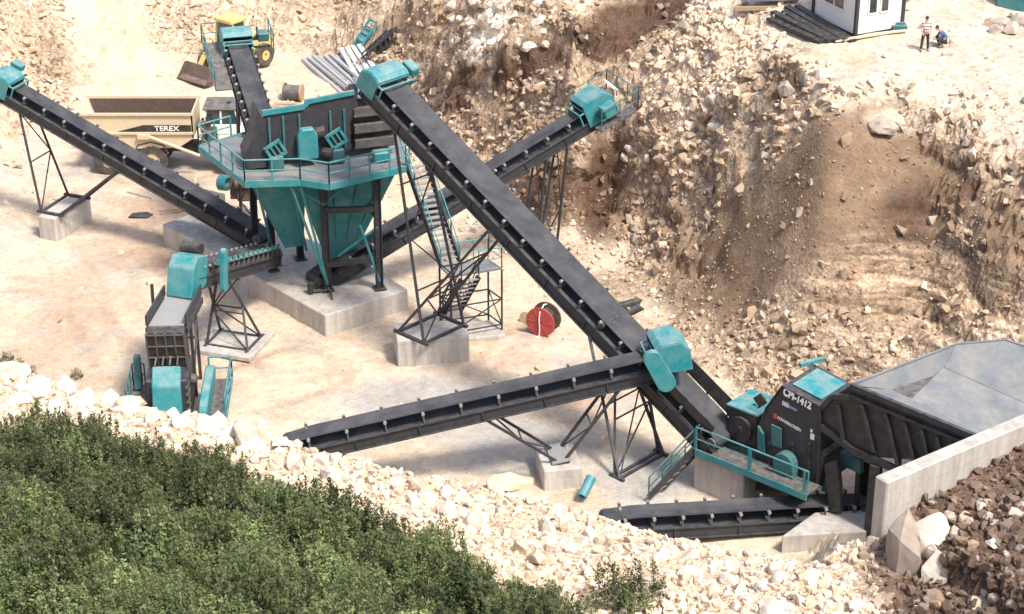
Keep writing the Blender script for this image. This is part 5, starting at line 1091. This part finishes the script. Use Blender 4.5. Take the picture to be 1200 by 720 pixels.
# ------------------------------------------------------------------ site cabin on the plateau
k0 = P(1002, 44, 11.5); zg = H(k0.x, k0.y); k0 = P(1002, 44, zg); k1 = P(953, 20, zg); k2 = P(1057, 35, zg)
ex = (k1 - k0).normalized(); ey = (k2 - k0); ey = (ey - ex * ey.dot(ex)).normalized(); LX = 3.0 if (k1 - k0).length < 3 else (k1 - k0).length; LY = (k2 - k0).length; CH = 2.75
r = thing('site_cabin', 'white site cabin with dark corner posts at the top edge of the plateau', 'cabin', k0)
def K(x, y, z): return k0 + ex * x + ey * y + Z * z
q = MB(); q.prism([K(0, 0, .15), K(LX, 0, .15), K(LX, LY, .15), K(0, LY, .15)], (0, 0, CH - .15)); q.build('wall', 'white', r)
q = MB()
q.prism([K(-.05, -.05, -.3), K(LX + .05, -.05, -.3), K(LX + .05, LY + .05, -.3), K(-.05, LY + .05, -.3)], (0, 0, .45)); q.build('base_frame', 'black', r)
for x, y in ((0, 0), (LX, 0), (LX, LY), (0, LY)): q = MB(); q.prism([K(x - .09, y - .09, .14), K(x + .09, y - .09, .14), K(x + .09, y + .09, .14), K(x - .09, y + .09, .14)], (0, 0, CH - .1)); q.build('corner_post', 'steel', r)
q = MB(); q.prism([K(-.2, -.2, CH), K(LX + .2, -.2, CH), K(LX + .2, LY + .2, CH), K(-.2, LY + .2, CH)], (0, 0, .18)); q.build('roof', 'steel2', r)
for u0, u1, face in ((LX * .28, LX * .75, 'x'), (LY * .24, LY * .42, 'y'), (LY * .5, LY * .67, 'y')):
    z0, z1 = 1.15, 2.2
    F = (lambda u, o, z: K(u, -o, z)) if face == 'x' else (lambda u, o, z: K(-o, u, z))
    q = MB(); w_ = .07
    for a, b in (((u0, z0), (u1, z0)), ((u1, z0), (u1, z1)), ((u1, z1), (u0, z1)), ((u0, z1), (u0, z0))) + ((((u0 + u1) / 2, z0), ((u0 + u1) / 2, z1)),) * (face == 'x'): q.beam(F(a[0], .03, a[1]), F(b[0], .03, b[1]), w_, w_, ey if face == 'x' else ex)
    wd = q.build('window', 'white', r); q = MB(); q.prism([F(u0, .012, z0), F(u1, .012, z0), F(u1, .012, z1), F(u0, .012, z1)], (F(0, -.008, 0) - F(0, 0, 0))); q.build('pane', 'glass', wd)
# dark profiled sheets left of the cabin
nx_ = -ey
for i in range(5):
    a = K(-.35 + .1 * i, -.35 - i * .42, 0); b = K(LX + 1.0 + .3 * (i % 2), -.4 - i * .44, 0); a.z = H(a.x, a.y) + .12 + .04 * (i % 2); b.z = H(b.x, b.y) + .12; q = MB(); s = (b - a).cross(Z).normalized()
    for j in range(4): q.beam(a + s * (j * .1 - .15), b + s * (j * .1 - .15), .07, .1)
    q.beam(a - Z * .06, b - Z * .06, .44, .04); q.solo('profiled_sheet', 'black', 'long dark profiled metal sheet lying on the ground left of the white cabin', 'metal sheet', a, 'dark metal sheets left of the cabin')
for i in range(3):
    a = hit(978 + i * 12, 51 - i * 3); b = hit(1050 + i * 6, 40 - i * .5); q = MB(); q.beam(a + Z * .12, b + Z * .15, .2, .07); q.solo('plank', 'palewood', 'pale plank lying along the sunlit front of the white cabin', 'plank', a, 'planks in front of the cabin')
c = hit(1053, 36); q = MB(); q.box(c + Z * .18, (.4, .3, .18)); q.tube(c + Vector((-.3, 0, .4)), c + Vector((.3, 0, .4)), .09, 8); q.solo('metal_box', 'teal_dark', 'small dark green box at the right corner of the white cabin', 'box', c, None, .03)
c = hit(905, 6); q = MB(); q.prism([c + Vector((-1.8, -.5, .35)), c + Vector((1.4, -.4, .35)), c + Vector((1.6, .9, .5)), c + Vector((-1.4, .9, .5))], (0, 0, .1)); q.solo('steel_plate', 'plate', 'flat grey steel plate lying on timber left of the cabin at the top', 'plate', c)
c2_ = hit(893, 12); q = MB(); q.beam(c2_ + Vector((-1.5, -.1, .12)), c2_ + Vector((1.1, 0, .14)), .25, .2); q.solo('timber_beam', 'wood', 'orange brown timber under the grey steel plate at the top', 'timber', c2_)

# ------------------------------------------------------------------ litter on the yard
c = hit(165, 254); q = MB(); q.prism([c + Vector(p) for p in ((-.65, -.25, .05), (.4, -.35, .06), (.7, .1, .05), (.3, .4, .08), (-.5, .3, .06))], (0, 0, .05)); q.solo('rubber_mat', 'belt', 'dark rubber offcut lying on the ground left of the foundation slab', 'mat', c)
for i, (x0, y0, x1, y1) in enumerate(((186, 249, 214, 246), (188, 252, 216, 248))):
    a, b = hit(x0, y0), hit(x1, y1); q = MB(); q.beam(a + Z * .06, b + Z * .08, .16, .06); q.solo('plank', 'wood', 'brown plank lying on the ground left of the foundation slab', 'plank', a, 'planks left of the foundation slab')
a, b = hit(149, 226), hit(178, 234); q = MB(); q.tube(a + Z * .05, b + Z * .06, .05); q.solo('wooden_pole', 'wood', 'thin brown pole lying on the ground in front of the dump truck', 'pole', a)
c = hit(206, 236); q = MB(); q.box(c + Z * .15, (.35, .2, .15)); q.beam(c + Vector((-.6, 0, .1)), c + Vector((.2, -.2, .3)), .12, .1); q.solo('scrap_piece', 'teal_dark', 'small teal scrap lying on the ground behind the left conveyor', 'scrap', c, None, .03)
a, b = hit(720, 366), hit(748, 358); q = MB(); q.tube(a + Z * .25, b + Z * .25, .2, 12); q.tube(a + Z * .25 + (a - b).normalized() * .2, b + Z * .25 + (b - a).normalized() * .2, .07, 8); q.solo('spare_roller', 'black', 'black spare roller lying on the ground right of the tall conveyor', 'roller', a)
c = hit(68, 391); 

# ------------------------------------------------------------------ people on the plateau
def skin(name, verts, edges, m, parent, root=0, sub=2, loc=None):
    me = bpy.data.meshes.new(name); me.from_pydata([v[0] for v in verts], edges, []); o = bpy.data.objects.new(name, me); COL.objects.link(o)
    mo = o.modifiers.new('s', 'SKIN'); mo.use_smooth_shade = True
    for i, v in enumerate(verts): k = me.skin_vertices[0].data[i]; rr = v[1]; k.radius = rr if isinstance(rr, tuple) else (rr, rr); k.use_root = (i == root)
    ms = o.modifiers.new('d', 'SUBSURF'); ms.levels = sub; ms.render_levels = sub
    dg = bpy.context.evaluated_depsgraph_get(); m2 = bpy.data.meshes.new_from_object(o.evaluated_get(dg)); m2.name = name; o.modifiers.clear(); o.data = m2; bpy.data.meshes.remove(me)
    m2.materials.clear(); m2.materials.append(M[m])
    if parent is not None: o.parent = parent
    return o
def chain(vs, es, start, pts):
    k = start
    for p in pts: vs.append(p); es.append((k, len(vs) - 1)); k = len(vs) - 1
    return k
def hand(vs, es, k, wrist, d, side):
    d = Vector(d).normalized(); side = Vector(side).normalized(); w_ = Vector(wrist)
    k = chain(vs, es, k, [(w_ + d * .06, (.035, .02))]); palm = w_ + d * .08
    for o_, ln in ((-.03, .07), (-.01, .085), (.01, .08), (.03, .062)): chain(vs, es, k, [(palm + side * o_ + d * .03, .009), (palm + side * o_ + d * ln, .008), (palm + side * o_ + d * (ln + .02) + Vector((0, -.02, 0)), .007)])
    chain(vs, es, k, [(w_ + d * .05 + side * .045, .011), (w_ + d * .09 + side * .06, .009)])
def head_mesh(c, par, fw, hair_top=True, s=1.):
    """cranium, jaw, nose, ears and eyes in one mesh, hair as a child"""
    c = Vector(c); fw = Vector(fw).normalized(); sd = Vector((-fw.y, fw.x, 0)); bm = bmesh.new(); bmesh.ops.create_uvsphere(bm, u_segments=20, v_segments=14, radius=1)
    vs = []
    for v in bm.verts:
        x, y, z = v.co; k = 1 - .25 * max(0, -z) ; vs.append(c + sd * x * .078 * k * s + fw * (y * .098 + .012 * max(0, -z)) * k * s + Z * z * .122 * s)
    fs = [[q.index for q in f.verts] for f in bm.faces]; bm.free(); q = MB(); q.add(vs, fs)
    q.prism([c + fw * .095 + sd * .014 - Z * .03, c + fw * .095 - sd * .014 - Z * .03, c + fw * .093 + Z * .02], fw * .022)
    for e in (-1, 1): q.ring(c + sd * .078 * e - Z * .005, sd, .008, .032, .015, 10)
    o = q.build('head', 'skin', par)
    q = MB()
    for e in (-1, 1): q.box(c + fw * .088 + sd * .03 * e + Z * .012, (.013, .006, .007), (sd, fw, Z))
    q.box(c + fw * .085 - Z * .062, (.024, .006, .005), (sd, fw, Z)); q.build('eyes_and_mouth', 'hair', o)
    hv = [p + (p - c) * .09 for p in vs]; keep = [f for f in fs if all((vs[i] - c).z > -.02 + max(0, (vs[i] - c).dot(fw)) * .75 for i in f)]
    q = MB(); q.add(hv, keep); q.build('hair', 'hair', o); return o
pz = hit(1083, 60); HS = 1.06
r = thing('person', 'standing person in a pale checked shirt and dark trousers on the plateau', 'person', pz)
def body_standing(r, o, s, face):
    v = []; e = []
    def a(p, rad): return (Vector(p) * s, tuple(x * s for x in rad) if isinstance(rad, tuple) else rad * s)
    v.append(a((0, 0, .95), (.15, .11))); t = chain(v, e, 0, [a((0, 0, 1.15), (.135, .1)), a((0, .01, 1.36), (.16, .1)), a((0, .01, 1.47), (.07, .06)), a((0, -.01, 1.56), (.052, .052))])
    for q in (-1, 1):
        k = chain(v, e, 2, [a((q * .18, .01, 1.41), .055), a((q * .25, .02, 1.14), .042), a((q * .2, -.16, .96), .032)]); hand(v, e, k, Vector((q * .2, -.16, .96)) * s, (-.3 * q, -.7, -.5), (1, 0, .2))
        chain(v, e, 0, [a((q * .1, 0, .88), .088), a((q * .14, -.01, .5), .058), a((q * .17, .02, .1), .04), a((q * .18, -.1, .04), (.04, .03))])
    b = skin('body', v, e, 'skin', r)
    v = [a((0, 0, .93), (.165, .125))]; e = []; chain(v, e, 0, [a((0, 0, 1.15), (.15, .115)), a((0, .01, 1.36), (.175, .115)), a((0, .01, 1.45), (.09, .075))])
    for q in (-1, 1): chain(v, e, 2, [a((q * .185, .01, 1.41), .07), a((q * .24, .02, 1.2), .06)])
    skin('shirt', v, e, 'check', r)
    v = [a((0, 0, .97), (.16, .12))]; e = []
    for q in (-1, 1): chain(v, e, 0, [a((q * .1, 0, .87), .1), a((q * .14, -.01, .5), .075), a((q * .17, .02, .09), .062)])
    skin('trousers', v, e, 'denim', r)
    for q in (-1, 1): w_ = MB(); w_.prism([r_ for r_ in [Vector((q * .18 + x, y, 0)) * s + o for x, y in ((-.045, .07), (.045, .07), (.05, -.12), (0, -.18), (-.05, -.12))]], (0, 0, .075 * s)); w_.build('shoe', 'shoe', r, .015)
    return b
body_standing(r, pz, HS, None); head_mesh(pz + Vector((0, -.02, 1.66 * HS)), r, (.5, .8, 0), s=HS)
ps = hit(1104, 55); r = thing('person', 'person in blue crouching with rounded back beside the standing one', 'person', ps)
def C(x, y, z): return Vector((x, y, z)) * 1.05
v = [(C(.12, 0, .34), (.16, .13))]; e = []; t = chain(v, e, 0, [(C(.05, 0, .58), (.16, .14)), (C(-.1, 0, .78), (.17, .12)), (C(-.2, 0, .86), (.07, .06)), (C(-.26, 0, .9), (.055, .055))])
for q in (-1, 1):
    k = chain(v, e, 2, [(C(-.12, q * .19, .75), .055), (C(-.2, q * .24, .52), .045), (C(-.38, q * .14, .42), .033)]); hand(v, e, k, C(-.38, q * .14, .42), (-1, -.3 * q, -.2), (0, 1, .2))
    chain(v, e, 0, [(C(.05, q * .12, .32), .09), (C(-.3, q * .18, .46), .065), (C(-.1, q * .18, .1), .042), (C(-.2, q * .19, .04), (.04, .03))])
skin('body', v, e, 'skin', r)
v = [(C(.14, 0, .32), (.18, .15))]; e = []; chain(v, e, 0, [(C(.07, 0, .58), (.18, .16)), (C(-.08, 0, .78), (.19, .14)), (C(-.17, 0, .86), (.09, .08))])
for q in (-1, 1): chain(v, e, 2, [(C(-.11, q * .2, .75), .072), (C(-.2, q * .25, .52), .062), (C(-.33, q * .17, .44), .05)])
skin('jacket', v, e, 'bluecloth', r)
v = [(C(.13, 0, .32), (.17, .14))]; e = []
for q in (-1, 1): chain(v, e, 0, [(C(.05, q * .12, .32), .1), (C(-.3, q * .18, .46), .08), (C(-.12, q * .18, .12), .062)])
skin('trousers', v, e, 'denim', r)
for q in (-1, 1): w_ = MB(); w_.prism([ps + C(x, q * .18 + y, 0) for x, y in ((0, -.05), (0, .05), (-.2, .05), (-.26, 0), (-.2, -.05))], (0, 0, .08)); w_.build('shoe', 'shoe', r, .015)
head_mesh(ps + C(-.33, 0, .98), r, (-.9, .1, 0), s=1.05)

# ------------------------------------------------------------------ shrubs
LEAF = np.array([(.048, .056, .028), (.066, .074, .034), (.038, .044, .026), (.082, .092, .042), (.115, .12, .06), (.058, .06, .038)])
def shrub_mesh(seed, rad, hgt, nleaf, size, light=.0, gap=.0):
    r = np.random.default_rng(seed); ncl = 40; cl = r.normal(0, 1, (ncl, 3)); cl /= np.linalg.norm(cl, axis=1)[:, None]; cl[:, 2] = np.abs(cl[:, 2]) * 1.0
    rr = r.uniform(.55, 1.0, ncl) ** .6; cc = cl * rr[:, None] * np.array((rad, rad, hgt)) * r.uniform(.75, 1.12, (ncl, 1)); cr_ = r.uniform(.13, .27, ncl) * rad; ct = r.choice(len(LEAF), ncl, p=[.28, .26, .16, .14, .06, .1])
    k = r.integers(ncl, size=nleaf); off = r.normal(0, .5, (nleaf, 3)); off[:, 2] *= 1.5; c = cc[k] + off * cr_[k][:, None]; c[:, 2] = np.abs(c[:, 2]) 
    n = off * .8 + .5 * cl[k] + r.normal(0, .38, (nleaf, 3)) + np.array((0, 0, .3)); n /= np.linalg.norm(n, axis=1)[:, None]; t = np.cross(n, r.normal(0, 1, (nleaf, 3))); t /= np.linalg.norm(t, axis=1)[:, None]; b = np.cross(n, t)
    s = size * r.uniform(.6, 1.4, (nleaf, 1)); v = np.stack([c - t * s, c - b * s * .5, c + t * s, c + b * s * .5], 1).reshape(-1, 3)
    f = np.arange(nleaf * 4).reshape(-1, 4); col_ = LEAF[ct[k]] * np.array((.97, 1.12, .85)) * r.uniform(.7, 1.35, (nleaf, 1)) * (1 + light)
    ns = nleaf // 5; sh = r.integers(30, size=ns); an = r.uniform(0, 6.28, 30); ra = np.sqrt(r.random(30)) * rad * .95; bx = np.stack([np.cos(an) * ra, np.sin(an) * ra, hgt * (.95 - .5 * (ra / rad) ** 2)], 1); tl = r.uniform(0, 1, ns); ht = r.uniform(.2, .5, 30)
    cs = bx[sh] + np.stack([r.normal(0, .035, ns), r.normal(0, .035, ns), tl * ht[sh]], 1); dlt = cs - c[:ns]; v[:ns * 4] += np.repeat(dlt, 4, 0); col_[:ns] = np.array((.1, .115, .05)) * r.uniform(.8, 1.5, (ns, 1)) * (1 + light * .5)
    col_[r.random(nleaf) < .02] = (.2, .2, .13)
    m = bpy.data.meshes.new('shrub'); np_mesh(m, v, f, 4, np.concatenate([np.repeat(col_, 4, 0), np.ones((nleaf * 4, 1))], 1)); m.materials.append(M['leaf'])
    # woody stems inside
    return m
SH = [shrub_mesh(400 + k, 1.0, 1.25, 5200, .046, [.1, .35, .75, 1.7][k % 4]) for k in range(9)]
def shrub(p, s, label, group, meshes, zs=1., name='evergreen_shrub'):
    o = bpy.data.objects.new(name, random.choice(meshes)); COL.objects.link(o); o.location = (p.x, p.y, p.z - .08); o.rotation_euler = (0, 0, random.uniform(0, 6.28)); o.scale = (s * random.uniform(.85, 1.15), s * random.uniform(.85, 1.15), s * zs); return tag(o, label, 'shrub', group)
xs = [p.x for p in veg]; ys = [p.y for p in veg]; placed = []; tries = 0
while len(placed) < 215 and tries < 30000:
    tries += 1; x = random.uniform(-23, 4); y = random.uniform(44, max(ys))
    if not inside(np.array([x]), np.array([y]), veg)[0] or abs(x) > 3 + y * .27: continue
    if any((x - a) ** 2 + (y - b) ** 2 < 1.3 for a, b in placed): continue
    placed.append((x, y)); p = G(x, y); edge_ = not inside(np.array([x]), np.array([y + 1.2]), veg)[0]
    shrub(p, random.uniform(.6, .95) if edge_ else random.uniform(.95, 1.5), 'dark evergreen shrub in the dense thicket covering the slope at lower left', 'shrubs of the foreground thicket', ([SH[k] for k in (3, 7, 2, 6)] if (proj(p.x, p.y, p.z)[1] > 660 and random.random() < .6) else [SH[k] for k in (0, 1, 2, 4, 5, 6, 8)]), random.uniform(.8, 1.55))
SL = [shrub_mesh(500 + k, 1.0, 1.3, 1500, .055, .25) for k in range(3)]
for px, py, s in ((715, 712, .95), (752, 706, .9), (738, 722, .9)): shrub(hit(px, py), s, 'loose light green shrub growing in the rubble right of the thicket', 'light shrubs in the rubble', SL, 1.25)
for px, py in ((655, 712), (672, 722), (690, 726), (640, 700)): shrub(hit(px, py), .55, 'small yellowish shrub at the right edge of the thicket', 'small shrubs at the thicket edge', SL, 1.0)
for px, py in ((22, 432), (36, 440), (90, 444), (8, 424)): shrub(hit(px, py), .4, 'small green tuft behind the boulders at the far left', 'small tufts behind the left boulders', SL, 1.0)
for i in range(5): boulder(hit(1158 + i * 9, 30 + (i % 2) * 8), .9 + .15 * i, 'brown', 'grey brown rock by the water at the top right corner', 'rocks by the water at the top right')
